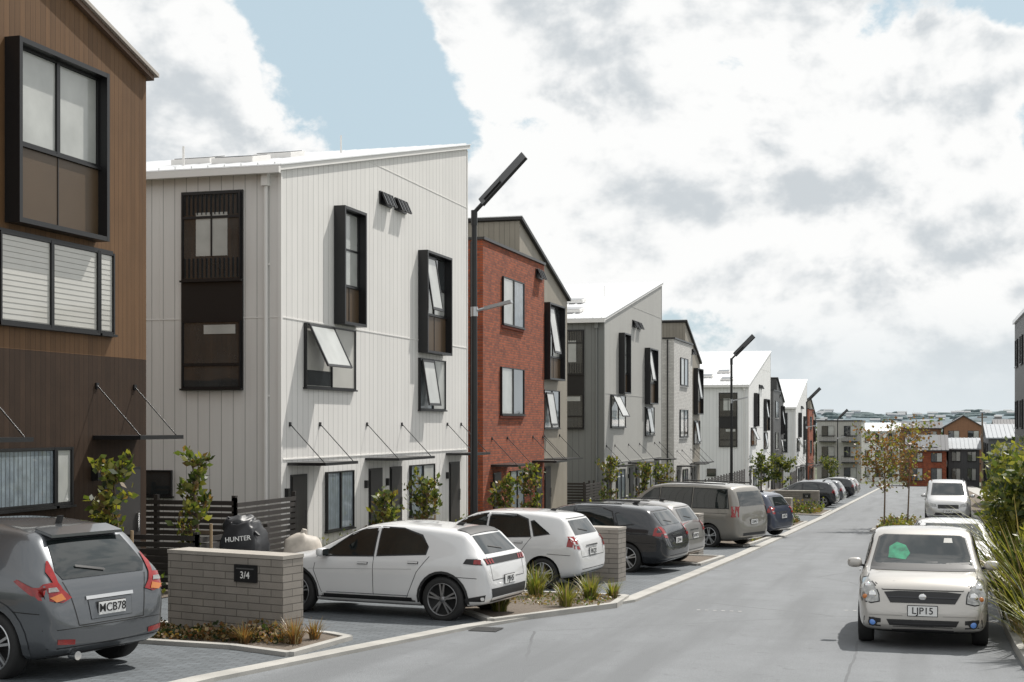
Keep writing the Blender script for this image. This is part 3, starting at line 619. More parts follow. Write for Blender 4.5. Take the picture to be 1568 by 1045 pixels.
# ------------------------------------------------------------------ vehicles
def lerpf(tab,x):
    if x<=tab[0][0]: return tab[0][1]
    for (a,b),(c,d) in zip(tab[:-1],tab[1:]):
        if x<=c: return b+(d-b)*(x-a)/(c-a)
    return tab[-1][1]
def vehicle(name,loc,heading,sp,paintm,lod=2,pitch=0,plate=None,scale=1):
    RO,FE,W,top,belt=sp['RO'],sp['FE'],sp['W'],sp['top'],sp['belt']; wb=sp['wb']; wr=sp['r']
    E=empty(name,(loc[0],loc[1],gz(loc[1]) if len(loc)<3 else loc[2]),heading)
    if pitch: E.rotation_euler=(0,pitch,heading)
    E.scale=(scale,)*3
    fr=sp.get('front',(.91,.80,.70,.58))
    wt=[(-RO,.74),(-RO+.05,.87),(-RO+.15,.935),(-RO+.4,.98),(-RO+.9,1),(FE-1.0,1),(FE-.6,max(.975,fr[0])),(FE-.3,fr[0]),(FE-.12,fr[1]),(FE-.04,fr[2]),(FE,fr[3])]
    lw=[(-RO,.36),(-RO+.1,.26),(-RO+.4,.2),(0,.19),(wb,.19),(FE-.3,.19),(FE-.05,.24),(FE,.32)]
    xs=sorted(set([round(a,3) for a,_ in top]+[round(a,3) for a,_ in wt]+[0,.4,.8,1.2,1.6,2.0,wb]))
    ss=[]
    for x in xs:
        if not ss or x-ss[-1]>.035: ss.append(x)
    if ss[-1]!=round(FE,3): ss[-1]=FE
    secs=[]
    for x in ss:
        w=W/2*lerpf(wt,x); zl=lerpf(lw,x); zt=lerpf(top,x); zb=min(lerpf(belt,x),zt-.035); k=max(0,min(1,(zt-zb)/.42))
        wtp=w*(.80+(.74-.80)*k)*sp.get('tw',1); e=.02+.04*k; wbt=w*.955
        secs.append([(0,zl),(w*.82,zl),(w*.955,zl+.06),(w*.985,zl+(zb-zl)*.33),(w*.985,zl+(zb-zl)*.55),(w*1.005,zl+(zb-zl)*.74),(w*.985,zl+(zb-zl)*.90),(wbt,zb),(wbt+(wtp-wbt)*.5,zb+(zt-e-zb)*.52),(wtp+(wbt-wtp)*.06,zt-e-.03*k),(wtp*.93,zt-e*.45),(wtp*.5,zt-.004),(0,zt)])
    np_=len(secs[0]); ring=2*np_-2; vs=[];fs=[]
    for x,s in zip(ss,secs):
        for y,z in s: vs.append((x,y,z))
        for y,z in s[-2:0:-1]: vs.append((x,-y,z))
    n=len(ss)
    for j in range(n-1):
        for i in range(ring): fs.append((j*ring+i,(j+1)*ring+i,(j+1)*ring+(i+1)%ring,j*ring+(i+1)%ring))
    for j,flip in((0,0),(n-1,1)):
        b=j*ring
        for i in range(np_-1):
            l0=b+i; l1=b+i+1; r0=b+(ring-i)%ring; r1=b+(ring-i-1)%ring
            f2=[]
            for q in (l0,l1,r1,r0):
                if q not in f2: f2.append(q)
            fs.append(tuple(f2[::-1] if flip else f2))
    me=bpy.data.meshes.new('body'); me.from_pydata(vs,[],fs); me.materials.append(paintm); me.materials.append(blackp)
    o=bpy.data.objects.new('body',me); link(o)
    bm=bmesh.new(); bm.from_mesh(me); bmesh.ops.recalc_face_normals(bm,faces=bm.faces); bm.to_mesh(me); bm.free()
    md=o.modifiers.new('s','SUBSURF'); md.levels=lod; md.render_levels=lod
    dg=bpy.context.evaluated_depsgraph_get(); dg.update(); ev=o.evaluated_get(dg); m1=bpy.data.meshes.new_from_object(ev,depsgraph=dg)
    bvh=BVHTree.FromPolygons([v.co.copy() for v in m1.vertices],[tuple(p.vertices) for p in m1.polygons])
    cut=MB()
    for ax in(0,wb):
        for s in(-1,1): cut.cyl((ax,s*(W/2-.30),wr),(ax,s*(W/2+.3),wr),wr+.05,wr+.05,blackp,36)
    for k in range(len(cut.sm)): cut.sm[k]=False
    co=cut.done('cutter')
    bm=bmesh.new(); bm.from_mesh(co.data); bmesh.ops.remove_doubles(bm,verts=bm.verts,dist=1e-5); bmesh.ops.recalc_face_normals(bm,faces=bm.faces)
    for f in bm.faces: f.material_index=1
    co.data.materials.clear(); co.data.materials.append(paintm); co.data.materials.append(blackp)
    bm.to_mesh(co.data); bm.free()
    try:
        bo=o.modifiers.new('b','BOOLEAN'); bo.operation='DIFFERENCE'; bo.object=co; bo.solver='EXACT'
        dg=bpy.context.evaluated_depsgraph_get(); dg.update(); m2=bpy.data.meshes.new_from_object(o.evaluated_get(dg),depsgraph=dg)
        if len(m2.polygons)<50: m2=m1
    except Exception as ex: m2=m1
    o.modifiers.clear(); o.data=m2; bpy.data.objects.remove(co)
    for p in m2.polygons: p.use_smooth=True
    try: m2.set_sharp_from_angle(angle=R(40))
    except Exception: pass
    o.parent=E
    D=MB()
    def cast(view,a,b,s=1):
        if view=='side': og=Vector((a,s*3,b)); d=Vector((0,-s,0))
        elif view=='rear': og=Vector((-RO-2,a,b)); d=Vector((1,0,0))
        elif view=='front': og=Vector((FE+2,a,b)); d=Vector((-1,0,0))
        else: og=Vector((a,b*s,4)); d=Vector((0,0,-1))
        h=bvh.ray_cast(og,d)
        if h[0] is None:
            h=bvh.find_nearest(og+d*(3-W/2 if view=='side' else 2.2))
            return h[0],h[1]
        nn=h[1]
        if nn.dot(d)>0: nn=-nn
        return h[0],nn
    def patch(pts,view,mat,off=.005,res=.08,mirror=True):
        sides=[1,-1] if (view=='side' or mirror) else [1]
        for s in sides:
            P=[(a,b) if view in('side','top') else (a*s,b) for a,b in pts]
            bm=bmesh.new(); bm.faces.new([bm.verts.new((a,b,0)) for a,b in P])
            for ax in(0,1):
                lo=min(p[ax] for p in P); hi=max(p[ax] for p in P); c=lo+res
                while c<hi-.01:
                    nrm=Vector((1,0,0)) if ax==0 else Vector((0,1,0))
                    bmesh.ops.bisect_plane(bm,geom=bm.verts[:]+bm.edges[:]+bm.faces[:],dist=1e-5,plane_co=nrm*c,plane_no=nrm); c+=res
            bm.verts.index_update(); vv=[]
            for v in bm.verts:
                p,nn=cast(view,v.co.x,v.co.y,s); vv.append(p+nn*off)
            D.add(vv,[tuple(v.index for v in f.verts) for f in bm.faces],mat,True); bm.free()
    def line(pts,view,mat,w=.007,off=.003,mirror=True):
        for (a,b),(c,d) in zip(pts[:-1],pts[1:]):
            v=Vector((c-a,d-b)); 
            if v.length<1e-4: continue
            nn=Vector((-v.y,v.x)).normalized()*w/2
            patch([(a-nn.x,b-nn.y),(c-nn.x,d-nn.y),(c+nn.x,d+nn.y),(a+nn.x,b+nn.y)],view,mat,off,.1,mirror)
    for g_ in sp['glass']: 
        cx=sum(a for a,b in g_)/len(g_); cy=sum(b for a,b in g_)/len(g_)
        patch([(a+math.copysign(.022,a-cx),b+math.copysign(.022,b-cy)) for a,b in g_],'side',blackp,.003)
        patch(g_,'side',cglass,.007)
    patch(sp['ws'],'front',blackp,.003,mirror=False)
    c=[(a*.955,b+(.018 if b<sum(q[1] for q in sp['ws'])/len(sp['ws']) else -.012)) for a,b in sp['ws']]; patch(c,'front',cglass,.007,mirror=False)
    patch(sp['rw'],'rear',cglass,.006,mirror=False)
    for ln in sp.get('seams',[]): line(ln,'side',seam,.009)
    for hx,hz in sp.get('handles',[]):
        patch([(hx-.09,hz-.018),(hx+.09,hz-.018),(hx+.09,hz+.018),(hx-.09,hz+.018)],'side',blackp,.004)
        for s in(-1,1):
            p,nn=cast('side',hx,hz,s); D.obox(p+nn*.03,Vector((.085,0,0)),Vector((0,.008,0)),Vector((0,0,.012)),paintm)
    patch([(.45,.20),(wb-.45,.20),(wb-.45,.30),(.45,.30)],'side',blackp,.006) if sp.get('sill',True) else None
    R0,R1=wr+.048,wr+sp.get('lip',.065)
    for ax in(0,wb):
        for i in range(14):
            a0=R(-8+196*i/14); a1=R(-8+196*(i+1)/14)
            patch([(ax+R0*math.cos(a0),wr+R0*math.sin(a0)),(ax+R1*math.cos(a0),wr+R1*math.sin(a0)),(ax+R1*math.cos(a1),wr+R1*math.sin(a1)),(ax+R0*math.cos(a1),wr+R0*math.sin(a1))],'side',sp.get('lipm') or paintm,.010)
    sp['extra'](D,patch,line,cast,paintm)
    mx,mz=sp['mir']
    for s in(-1,1):
        p,nn=cast('side',mx,mz-.02,s); D.cyl(p,p+Vector((0,s*.09,.02)),.02,.02,blackp,6); D.sell(p+Vector((-.0,s*.13,.04)),(.07,.10,.068),sp.get('mirm') or paintm,.7,14,10); D.obox(p+Vector((-.072,s*.13,.04)),Vector((.003,0,0)),Vector((0,.08,0)),Vector((0,0,.05)),cglass)
    D.done('trim',E)
    Wm=MB()
    for ax in(0,wb):
        for s in(-1,1):
            y=s*(W/2-.115)
            Wm.lathe((ax,y,wr),[(-.10*s,wr*.6),(-.10*s,wr*.95),(-.06*s,wr),(.06*s,wr),(.095*s,wr*.955),(.10*s,wr*.80),(.085*s,wr*.70)],tyre_m,36)
            rm=sp.get('rim',rim_m)
            Wm.lathe((ax,y,wr),[(.085*s,wr*.73),(.09*s,wr*.70),(.07*s,wr*.66),(-.0*s,wr*.62),(-.0*s,.001)],M('brake_dark',(.02,.02,.02),.6),36)
            Wm.lathe((ax,y,wr),[(.080*s,wr*.735),(.098*s,wr*.72),(.095*s,wr*.69),(.06*s,wr*.67)],rm,36)
            Wm.lathe((ax,y,wr),[(.07*s,wr*.16),(.09*s,wr*.12),(.09*s,.001)],rm,16)
            ns=sp.get('spokes',5)
            for i in range(ns):
                a=2*math.pi*i/ns+.3
                for da in(-.15,.15):
                    d=Vector((math.cos(a+da),0,math.sin(a+da))); t=Vector((-math.sin(a),0,math.cos(a)))
                    Wm.obox(Vector((ax,y+.075*s,wr))+d*wr*.41,d*wr*.29,t*wr*.04,Vector((0,.014,0)),rm)
    Wm.done('wheels',E)
    if plate:
        txt,view,pz=plate; p,nn=cast(view,0,pz); sg=-1 if view=='rear' else 1
        b=MB(); xx=p.x+sg*.02; b.box(xx-.006,xx+.006,-.18,.18,pz-.062,pz+.062,plate_m); xb=xx-sg*.012; b.box(xb-.004,xb+.004,-.19,.19,pz-.072,pz+.072,blackp) ; b.done('licence_plate',E)
        if sg<0: textobj(txt,.12,ink,E,(xx-.008,0,pz),(R(90),0,R(-90)),'plate_text')
        else: textobj(txt,.12,ink,E,(xx+.008,0,pz),(R(90),0,R(90)),'plate_text')
    return E
def hatch_spec(H=1.46,W=1.75,wb=2.54,RO=.72,FO=.79,r=.32,style='a',**kw):
    kz=H/1.46; kx=wb/2.54; FE=wb+FO
    X=lambda x:x*kx if x>=0 else x*RO/.72
    Z=lambda z:z*kz
    if style=='peu': top=[(-RO,.50),(-RO+.03,.80),(X(-.62),Z(.97)),(X(-.50),Z(1.10)),(X(-.36),Z(1.25)),(X(-.27),Z(1.345)),(X(-.16),Z(1.375)),(X(.05),Z(1.40)),(X(.4),Z(1.43)),(X(.85),Z(1.455)),(X(1.2),Z(1.45)),(X(1.5),Z(1.395)),(X(1.75),Z(1.28)),(X(2.25),Z(1.03)),(X(2.42),Z(.985)),(wb+.2,Z(.935)),(FE-.28,Z(.85)),(FE-.10,Z(.72)),(FE,.48)]
    else: top=[(-RO,.50),(-RO+.03,.80),(X(-.60),Z(.98)),(X(-.44),Z(1.20)),(X(-.34),Z(1.36)),(X(-.22),Z(1.40)),(X(0),Z(1.425)),(X(.3),Z(1.452)),(X(.8),Z(1.465)),(X(1.25),Z(1.45)),(X(1.55),Z(1.395)),(X(1.8),Z(1.28)),(X(2.3),Z(1.04)),(X(2.45),Z(.985)),(wb+.2,Z(.93)),(FE-.28,Z(.83)),(FE-.10,Z(.70)),(FE,.48)]
    belt=[(-RO,Z(.98)),(0,Z(.97)),(1.2,Z(.925)),(2.3,Z(.89)),(FE,Z(.72))]
    if style=='peu':
        gl=[[(X(1.18),Z(.965)),(X(2.04),Z(.935)),(X(2.08),Z(.97)),(X(1.62),Z(1.25)),(X(1.40),Z(1.345)),(X(1.18),Z(1.37))],
        [(X(.30),Z(1.02)),(X(1.10),Z(.97)),(X(1.10),Z(1.375)),(X(.72),Z(1.365)),(X(.42),Z(1.27)),(X(.28),Z(1.14))]]
    else:
        gl=[[(X(1.2),Z(.955)),(X(2.10),Z(.925)),(X(2.14),Z(.97)),(X(1.66),Z(1.26)),(X(1.42),Z(1.36)),(X(1.2),Z(1.385))],
        [(X(.25),Z(1.0)),(X(1.12),Z(.96)),(X(1.12),Z(1.385)),(X(.62),Z(1.375)),(X(.36),Z(1.29))],
        [(X(-.12),Z(1.06)),(X(.16),Z(1.01)),(X(.27),Z(1.25)),(X(.2),Z(1.27))]]
    seams=[[(X(1.16),.30),(X(1.16),Z(.95))],[(X(.98),Z(.3)),(X(2.15),Z(.3))],[(X(2.16),Z(.93)),(X(2.2),Z(.7)),(X(2.05),.30)],[(X(.22),Z(.98)),(X(.42),.72),(X(.6),.32)],[(X(.6),Z(.3)),(X(1.16),Z(.3))],[(-.1,.68),(X(-.55),.66)]]
    sp=dict(RO=RO,FE=FE,W=W,top=top,belt=belt,wb=wb,r=r,glass=gl,ws=[(-.60,Z(1.03)),(.60,Z(1.03)),(.53,Z(1.37)),(-.53,Z(1.37))],rw=[(-.55,Z(1.02)),(.55,Z(1.02)),(.48,Z(1.28)),(-.48,Z(1.28))],seams=seams,handles=[(X(1.34),Z(.84)),(X(.48),Z(.88))],mir=(X(2.02),Z(.97)))
    def extra(D,patch,line,cast,pm):
        if style=='peu':
            patch([(-.68,Z(.87)),(.68,Z(.87)),(.70,Z(.96)),(-.70,Z(.96))],'rear',blackp,.006,mirror=False)
            for k in range(3): patch([(.44+k*.085,Z(.88)),(.49+k*.085,Z(.88)),(.51+k*.085,Z(.95)),(.46+k*.085,Z(.95))],'rear',redl,.012)
            patch([(-.55,.22),(.55,.22),(.62,.50),(-.62,.50)],'rear',blackp,.006,mirror=False)
            patch([(X(-.62),Z(.87)),(X(-.34),Z(.89)),(X(-.38),Z(.96)),(X(-.60),Z(.96))],'side',blackp,.008)
            patch([(X(-.6),Z(.885)),(X(-.50),Z(.89)),(X(-.50),Z(.95)),(X(-.59),Z(.95))],'side',redl,.012)
            patch([(X(-.6),.24),(X(-.36),.24),(X(-.36),.36),(X(-.66),.42)],'side',blackp,.007)
            patch([(wb*.19,.20),(wb*.81,.20),(wb*.80,.34),(wb*.2,.34)],'side',blackp,.007)
            line([(wb*.22,.365),(wb*.78,.365)],'side',chrome,.012,.008)
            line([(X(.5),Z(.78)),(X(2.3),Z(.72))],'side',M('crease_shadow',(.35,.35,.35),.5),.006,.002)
            patch([(X(-.30),-.50),(X(-.08),-.50),(X(-.08),.50),(X(-.30),.50)],'top',blackp,.012,mirror=False)
        else:
            patch([(.60,Z(.76)),(.76,Z(.78)),(.74,Z(1.0)),(.64,Z(1.0))],'rear',redl,.010)
            patch([(X(-.66),Z(.80)),(X(-.48),Z(.82)),(X(-.50),Z(.98)),(X(-.58),Z(1.0))],'side',redl,.010)
            patch([(.62,Z(.83)),(.75,Z(.83)),(.75,Z(.86)),(.62,Z(.86))],'rear',clearl,.014)
            patch([(-.5,.24),(.5,.24),(.56,.40),(-.56,.40)],'rear',blackp,.006,mirror=False)
            patch([(-.30,Z(.80)),(.30,Z(.80)),(.30,Z(.825)),(-.30,Z(.825))],'rear',chrome,.012,mirror=False)
            line([(-.50,Z(1.315)),(.50,Z(1.315))],'rear',seam,.012,.004,mirror=False)
        line([(-.58,Z(.98)),(-.56,.62),(.56,.62),(.58,Z(.98))],'rear',seam,.008,mirror=False)
        line([(-.1,Z(1.06)),(.28,Z(1.12))],'rear',blackp,.015,.015,mirror=False)
        patch([(.42,.60),(.70,.64),(.76,.76),(.50,.70)],'front',clearl,.008); patch([(-.42,.52),(.42,.52),(.42,.62),(-.42,.62)],'front',blackp,.006,mirror=False); patch([(-.5,.28),(.5,.28),(.44,.42),(-.44,.42)],'front',blackp,.006,mirror=False)
        patch([(X(2.95),.66),(X(3.12),.66),(X(3.05),.78),(X(2.9),.78)],'side',clearl,.008)
        if kw.get('rails'):
            for s in(-1,1): D.cyl((X(.2),s*.56,Z(1.455)),(X(1.3),s*.56,Z(1.465)),.012,.012,blackp,6)
        p,nn=cast('top',X(.1),0); D.obox(p+Vector((0,0,.02)),(.06,0,-.0),(0,.012,0),(-.03,0,.025),blackp)
    sp['extra']=extra; sp.update(kw); return sp
silver=paint('paint_silver_beige',(.46,.44,.41),.45,.35); whitep=paint('paint_white',(.66,.66,.66)); darkg=paint('paint_graphite',(.12,.128,.138),.6,.30); blackc=paint('paint_black',(.018,.020,.024),.3,.25); greyc=paint('paint_grey',(.28,.27,.26),.5,.35); bluec=paint('paint_navy',(.03,.04,.07),.3); silv2=paint('paint_silver',(.5,.5,.5),.5,.35); champ=paint('paint_champagne',(.25,.235,.21),.5,.35)
def parked(x,y,turn,sp,pm,lod=2,plate=None):
    hd=math.pi-R(turn)
    v=Vector((0,sp['W']/2-.1,0)); v.rotate(Matrix.Rotation(hd,3,'Z'))
    c=Vector((x,y,0))-v
    return vehicle('parked_car',(c.x,c.y,gz(c.y)+.03),hd,sp,pm,lod,0,plate)
pe=hatch_spec(H=1.43,style='peu',lip=.085,lipm=blackp,rim=M('alloy_two_tone',(.22,.22,.225),.3,metal=.7),r=.335)
parked(-6.78,19.95,8,pe,whitep,2,('PJH5','rear',.60))
parked(-6.75,25.6,8,hatch_spec(H=1.46,r=.30,W=1.70),whitep,2,('FKQ2','rear',.70))
parked(-6.1,30.2,10,hatch_spec(H=1.48,wb=2.75,RO=.92,FO=.95,W=1.8,r=.33,rails=True),blackc,2,('JZH4','rear',.70))
parked(-5.9,32.4,10,hatch_spec(H=1.50,wb=2.65,RO=.75,FO=.85,W=1.78,r=.32,rails=True),greyc,2,('KWD1','rear',.70))
parked(-5.2,46.5,20,hatch_spec(H=1.5),bluec,1,('HBT9','rear',.70))
def suv_spec():
    RO,wb,FO=.78,2.53,.84; FE=wb+FO
    top=[(-RO,.50),(-RO+.03,.78),(-.70,.98),(-.60,1.14),(-.44,1.32),(-.30,1.47),(-.12,1.52),(.4,1.565),(.9,1.57),(1.3,1.54),(1.6,1.47),(2.3,1.10),(2.5,1.05),(2.9,.99),(3.15,.86),(FE,.52)]
    belt=[(-RO,1.06),(0,1.08),(1.2,1.02),(2.3,.97),(FE,.8)]
    sp=dict(RO=RO,FE=FE,W=1.77,top=top,belt=belt,wb=wb,r=.345,glass=[[(1.15,1.05),(2.1,1.0),(1.65,1.36),(1.35,1.46),(1.15,1.475)],[(.25,1.12),(1.08,1.06),(1.08,1.475),(.6,1.46),(.3,1.34)]],
      ws=[(-.6,1.10),(.6,1.10),(.52,1.46),(-.52,1.46)],rw=[(-.55,1.02),(.55,1.02),(.60,1.10),(.50,1.39),(-.50,1.39),(-.60,1.10)],seams=[[(1.12,.32),(1.12,1.04)],[(.5,.35),(2.0,.35)],[(.2,1.1),(.42,.75),(.6,.35)],[(-.05,.72),(-.62,.70)]],handles=[(1.3,.93)],mir=(2.02,1.05),lip=.13,lipm=None,spokes=5)
    def extra(D,patch,line,cast,pm):
        patch([(.50,.84),(.62,.80),(.82,.84),(.84,.92),(.78,.99),(.68,1.0),(.70,1.10),(.64,1.20),(.62,1.20),(.62,1.0),(.58,.92)],'rear',redl,.012)
        patch([(.58,.83),(.70,.81),(.76,.86),(.62,.89)],'rear',amber,.018); patch([(.64,.91),(.76,.91),(.75,.95),(.66,.95)],'rear',clearl,.018)
        patch([(-.74,.86),(-.54,.88),(-.30,1.01),(-.34,1.03),(-.54,.96),(-.72,.96)],'side',redl,.012)
        patch([(-.28,.60),(.28,.60),(.30,.80),(-.30,.80)],'rear',seam,.002,mirror=False); patch([(-.275,.605),(.275,.605),(.293,.793),(-.293,.793)],'rear',pm,.005,mirror=False); patch([(-.32,.80),(.32,.80),(.32,.835),(-.32,.835)],'rear',chrome,.014,mirror=False)
        line([(-.56,1.0),(-.5,.84),(-.44,.56),(.44,.56),(.5,.84),(.56,1.0)],'rear',seam,.010,mirror=False)
        line([(-.80,.54),(.80,.54)],'rear',seam,.008,mirror=False)
        patch([(-.70,.27),(.70,.27),(.76,.36),(-.76,.36)],'rear',blackp,.006,mirror=False); patch([(.50,.38),(.70,.40),(.70,.45),(.50,.43)],'rear',redl,.010)
        D.obox((-.30,0,1.465),(.12,0,.03),(0,.48,0),(0,0,.015),pm); line([(-.02,1.07),(.34,1.13)],'rear',blackp,.022,.02,mirror=False)
        D.cyl((-.76,.45,.26),(-.66,.45,.26),.045,.045,chrome,12)
        D.obox((-.0,.0,1.56),(.03,0,0),(0,.02,0),(-.02,0,.05),blackp)
        patch([(3.0,.82),(3.15,.82),(2.95,1.0),(2.8,1.0)],'side',clearl,.008)
    sp['extra']=extra; return sp
sp=suv_spec(); hd=math.pi-R(14); fw=Vector((math.cos(hd),math.sin(hd),0)); lf=Vector((-fw.y,fw.x,0)); S_=1.06
c=Vector((-8.20,14.55,0))+fw*.78*S_+lf*.885*S_
vehicle('parked_suv',(c.x,c.y,gz(c.y)+.03),hd,sp,darkg,2,0,('MCB78','rear',.70),S_)
def van_spec():
    RO,wb,FO=.95,2.85,.88; FE=wb+FO
    top=[(-RO,.55),(-RO+.03,1.0),(-RO+.07,1.2),(-RO+.16,1.5),(-RO+.3,1.74),(-.3,1.80),(.6,1.83),(1.6,1.82),(2.1,1.74),(2.9,1.20),(3.05,1.12),(3.4,1.02),(3.6,.86),(FE,.55)]
    belt=[(-RO,1.08),(0,1.08),(1.4,1.05),(2.8,1.0),(FE,.8)]
    sp=dict(RO=RO,FE=FE,W=1.9,top=top,belt=belt,wb=wb,r=.34,tw=1.1,glass=[[(1.75,1.12),(2.65,1.06),(2.25,1.42),(1.98,1.62),(1.75,1.65)],[(.62,1.13),(1.68,1.12),(1.68,1.66),(.62,1.68)],[(-.62,1.15),(.55,1.13),(.55,1.68),(-.5,1.66)]],
      ws=[(-.7,1.16),(.7,1.16),(.62,1.68),(-.62,1.68)],rw=[(-.66,1.2),(.66,1.2),(.6,1.6),(-.6,1.6)],seams=[[(1.72,.32),(1.72,1.1)],[(.55,.4),(.58,1.1)],[(.5,.34),(2.4,.34)],[(-.6,1.0),(1.7,.98)]],handles=[(1.6,.95),(1.9,.95)],mir=(2.55,1.12))
    def extra(D,patch,line,cast,pm):
        patch([(.78,.90),(.9,.90),(.84,1.2),(.78,1.2)],'rear',redl,.01); patch([(-.9,.92),(-.82,.92),(-.80,1.2),(-.86,1.2)],'side',redl,.01)
        patch([(-.6,.3),(.6,.3),(.6,.45),(-.6,.45)],'rear',blackp,.006,mirror=False)
        patch([(.45,.68),(.78,.72),(.8,.86),(.5,.80)],'front',clearl,.008); patch([(-.42,.62),(.42,.62),(.42,.78),(-.42,.78)],'front',blackp,.006,mirror=False); patch([(-.6,.28),(.6,.28),(.52,.45),(-.52,.45)],'front',blackp,.006,mirror=False)
        for s in(-1,1): D.cyl((-.4,s*.68,1.82),(1.9,s*.68,1.84),.018,.018,blackp,6)
    sp['extra']=extra; return sp
vs_=van_spec(); hd=math.pi-R(24); v=Vector((0,vs_['W']/2-.1,0)); v.rotate(Matrix.Rotation(hd,3,'Z')); c=Vector((-5.76,40.4,0))-v
vehicle('parked_minivan',(c.x,c.y,gz(c.y)+.03),hd,vs_,champ,2,0,('LNA7','rear',.75))
def swift_spec():
    RO,wb,FO=.56,2.39,.80; FE=wb+FO
    top=[(-RO,.5),(-RO+.03,.9),(-.46,1.1),(-.36,1.35),(-.2,1.45),(.3,1.49),(.9,1.505),(1.3,1.485),(1.48,1.43),(2.12,1.03),(2.25,1.00),(2.6,.955),(2.88,.90),(3.04,.81),(3.11,.70),(FE,.47)]
    belt=[(-RO,.98),(0,.97),(1.2,.93),(2.2,.90),(FE,.74)]
    sp=dict(RO=RO,FE=FE,W=1.69,top=top,belt=belt,wb=wb,r=.30,tw=1.08,front=(.965,.91,.84,.72),glass=[[(1.05,.98),(1.95,.95),(1.55,1.28),(1.35,1.40),(1.05,1.41)],[(.15,1.0),(.98,.98),(.98,1.41),(.3,1.40)]],
      ws=[(-.68,.985),(.68,.985),(.675,1.03),(.59,1.37),(.52,1.405),(-.52,1.405),(-.59,1.37),(-.675,1.03)],rw=[(-.55,1.05),(.55,1.05),(.5,1.34),(-.5,1.34)],seams=[[(1.02,.3),(1.02,.97)]],handles=[(1.15,.86)],mir=(1.86,1.0),sill=True)
    def extra(D,patch,line,cast,pm):
        patch([(.53,.60),(.64,.575),(.76,.60),(.79,.72),(.77,.87),(.69,.90),(.59,.81),(.54,.70)],'front',blackp,.004)
        patch([(.545,.61),(.64,.59),(.75,.61),(.777,.72),(.757,.86),(.695,.885),(.605,.80),(.555,.70)],'front',clearl,.009,.05)
        for s in(-1,1):
            for (yy,zz,rr,mm) in((.63,.68,.058,chrome),(.69,.79,.05,chrome),(.72,.66,.032,amber)):
                p,nn=cast('front',s*yy,zz); D.sell(p+nn*.004,(.022,rr,rr),mm,1,14,8)
            p,nn=cast('front',s*.62,.345); D.cyl(p-nn*.01,p+nn*.014,.058,.058,blackp,16); D.sell(p+nn*.014,(.012,.04,.04),bluel,1,12,8)
        patch([(-.40,.595),(.40,.595),(.48,.725),(.30,.74),(-.30,.74),(-.48,.725)],'front',blackp,.008,mirror=False)
        line([(-.43,.665),(.43,.665)],'front',rim_d,.014,.014,mirror=False)
        p,nn=cast('front',0,.668); D.sell(p+nn*.016,(.008,.05,.042),chrome,1,16,8)
        patch([(-.38,.245),(.38,.245),(.45,.385),(-.45,.385)],'front',blackp,.008,mirror=False)
        for z in(.30,.34): line([(-.37,z),(.37,z)],'front',rim_d,.008,.012,mirror=False)
        patch([(.52,.285),(.74,.30),(.73,.41),(.52,.39)],'front',blackp,.005)
        patch([(-.6,.205),(.6,.205),(.6,.235),(-.6,.235)],'front',blackp,.006,mirror=False)
        line([(-.50,.755),(.50,.755)],'front',seam,.012,mirror=False); line([(.50,.755),(.58,.825),(.69,.905),(.67,.97)],'front',seam,.010)
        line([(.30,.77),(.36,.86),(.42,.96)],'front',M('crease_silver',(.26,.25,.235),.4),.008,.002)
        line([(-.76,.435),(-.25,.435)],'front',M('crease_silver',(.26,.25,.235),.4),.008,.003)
        for a in((-.5,.2),(-.02,.62)): line([(a[0],1.015),(a[1],1.045)],'front',blackp,.018,.018,mirror=False)
        patch([(-.68,.965),(.68,.965),(.68,.995),(-.68,.995)],'front',blackp,.006,mirror=False)
        patch([(-.45,1.10),(-.22,1.08),(-.16,1.16),(-.22,1.26),(-.34,1.30),(-.44,1.24)],'front',M('painted_green_reflection',(.02,.22,.11),.15,coat=1,var=.6,ns=9),.009,mirror=False)  # green reflection on the windscreen, painted as a coloured patch
        patch([(.28,1.30),(.40,1.30),(.39,1.36),(.29,1.36)],'front',M('sticker',(.3,.3,.28),.4),.009,mirror=False)
    sp['extra']=extra; return sp
sw=swift_spec(); hd=-math.pi/2
vehicle('silver_hatchback',(.02,19.0+sw['FE'],gz(19.0+sw['FE'])),hd,sw,silver,3,-math.atan(SL),('LJP15','front',.50))
vehicle('parked_car',(.55,28.5+3.3,gz(31.8)-.08),hd+R(2),hatch_spec(H=1.38),whitep,2,-SL,('GTR4','front',.46))
vehicle('parked_minivan',(1.1,66,gz(66)),hd,van_spec(),silv2,1,-SL,('LNA2','front',.5))
parked(-5.3,82,5,hatch_spec(H=1.5),blackc,1); parked(-5.5,86,5,hatch_spec(H=1.5),bluec,1); parked(-5.3,90,5,hatch_spec(H=1.5),darkg,1); parked(-5.4,108,5,hatch_spec(H=1.5),blackc,1); parked(-5.4,114,5,hatch_spec(H=1.5),greyc,1)
# ------------------------------------------------------------------ world
SAZ,SEL=R(24),R(52)
w=bpy.data.worlds.new('World'); scene.world=w; w.use_nodes=True; t=NT(w.node_tree)
out=t.n('ShaderNodeOutputWorld'); sky=t.n('ShaderNodeTexSky',sky_type='NISHITA'); sky.sun_disc=False; sky.sun_elevation=SEL; sky.sun_rotation=SAZ; sky.air_density=1.0; sky.dust_density=2.5; sky.ozone_density=1.2
bg1=t.n('ShaderNodeBackground'); t.l(sky.outputs[0],bg1.inputs[0]); bg1.inputs[1].default_value=.085
tc=t.n('ShaderNodeTexCoord'); sp_=t.n('ShaderNodeSeparateXYZ'); t.l(tc.outputs['Generated'],sp_.inputs[0]); X,Y,Z=sp_.outputs
d=t.m('MAXIMUM',t.m('ADD',t.m('MULTIPLY',X,-.2763),t.m('MULTIPLY',Y,.9611)),.2)
u=t.m('DIVIDE',t.m('ADD',t.m('MULTIPLY',X,.9611),t.m('MULTIPLY',Y,.2763)),d); v=t.m('DIVIDE',Z,d)
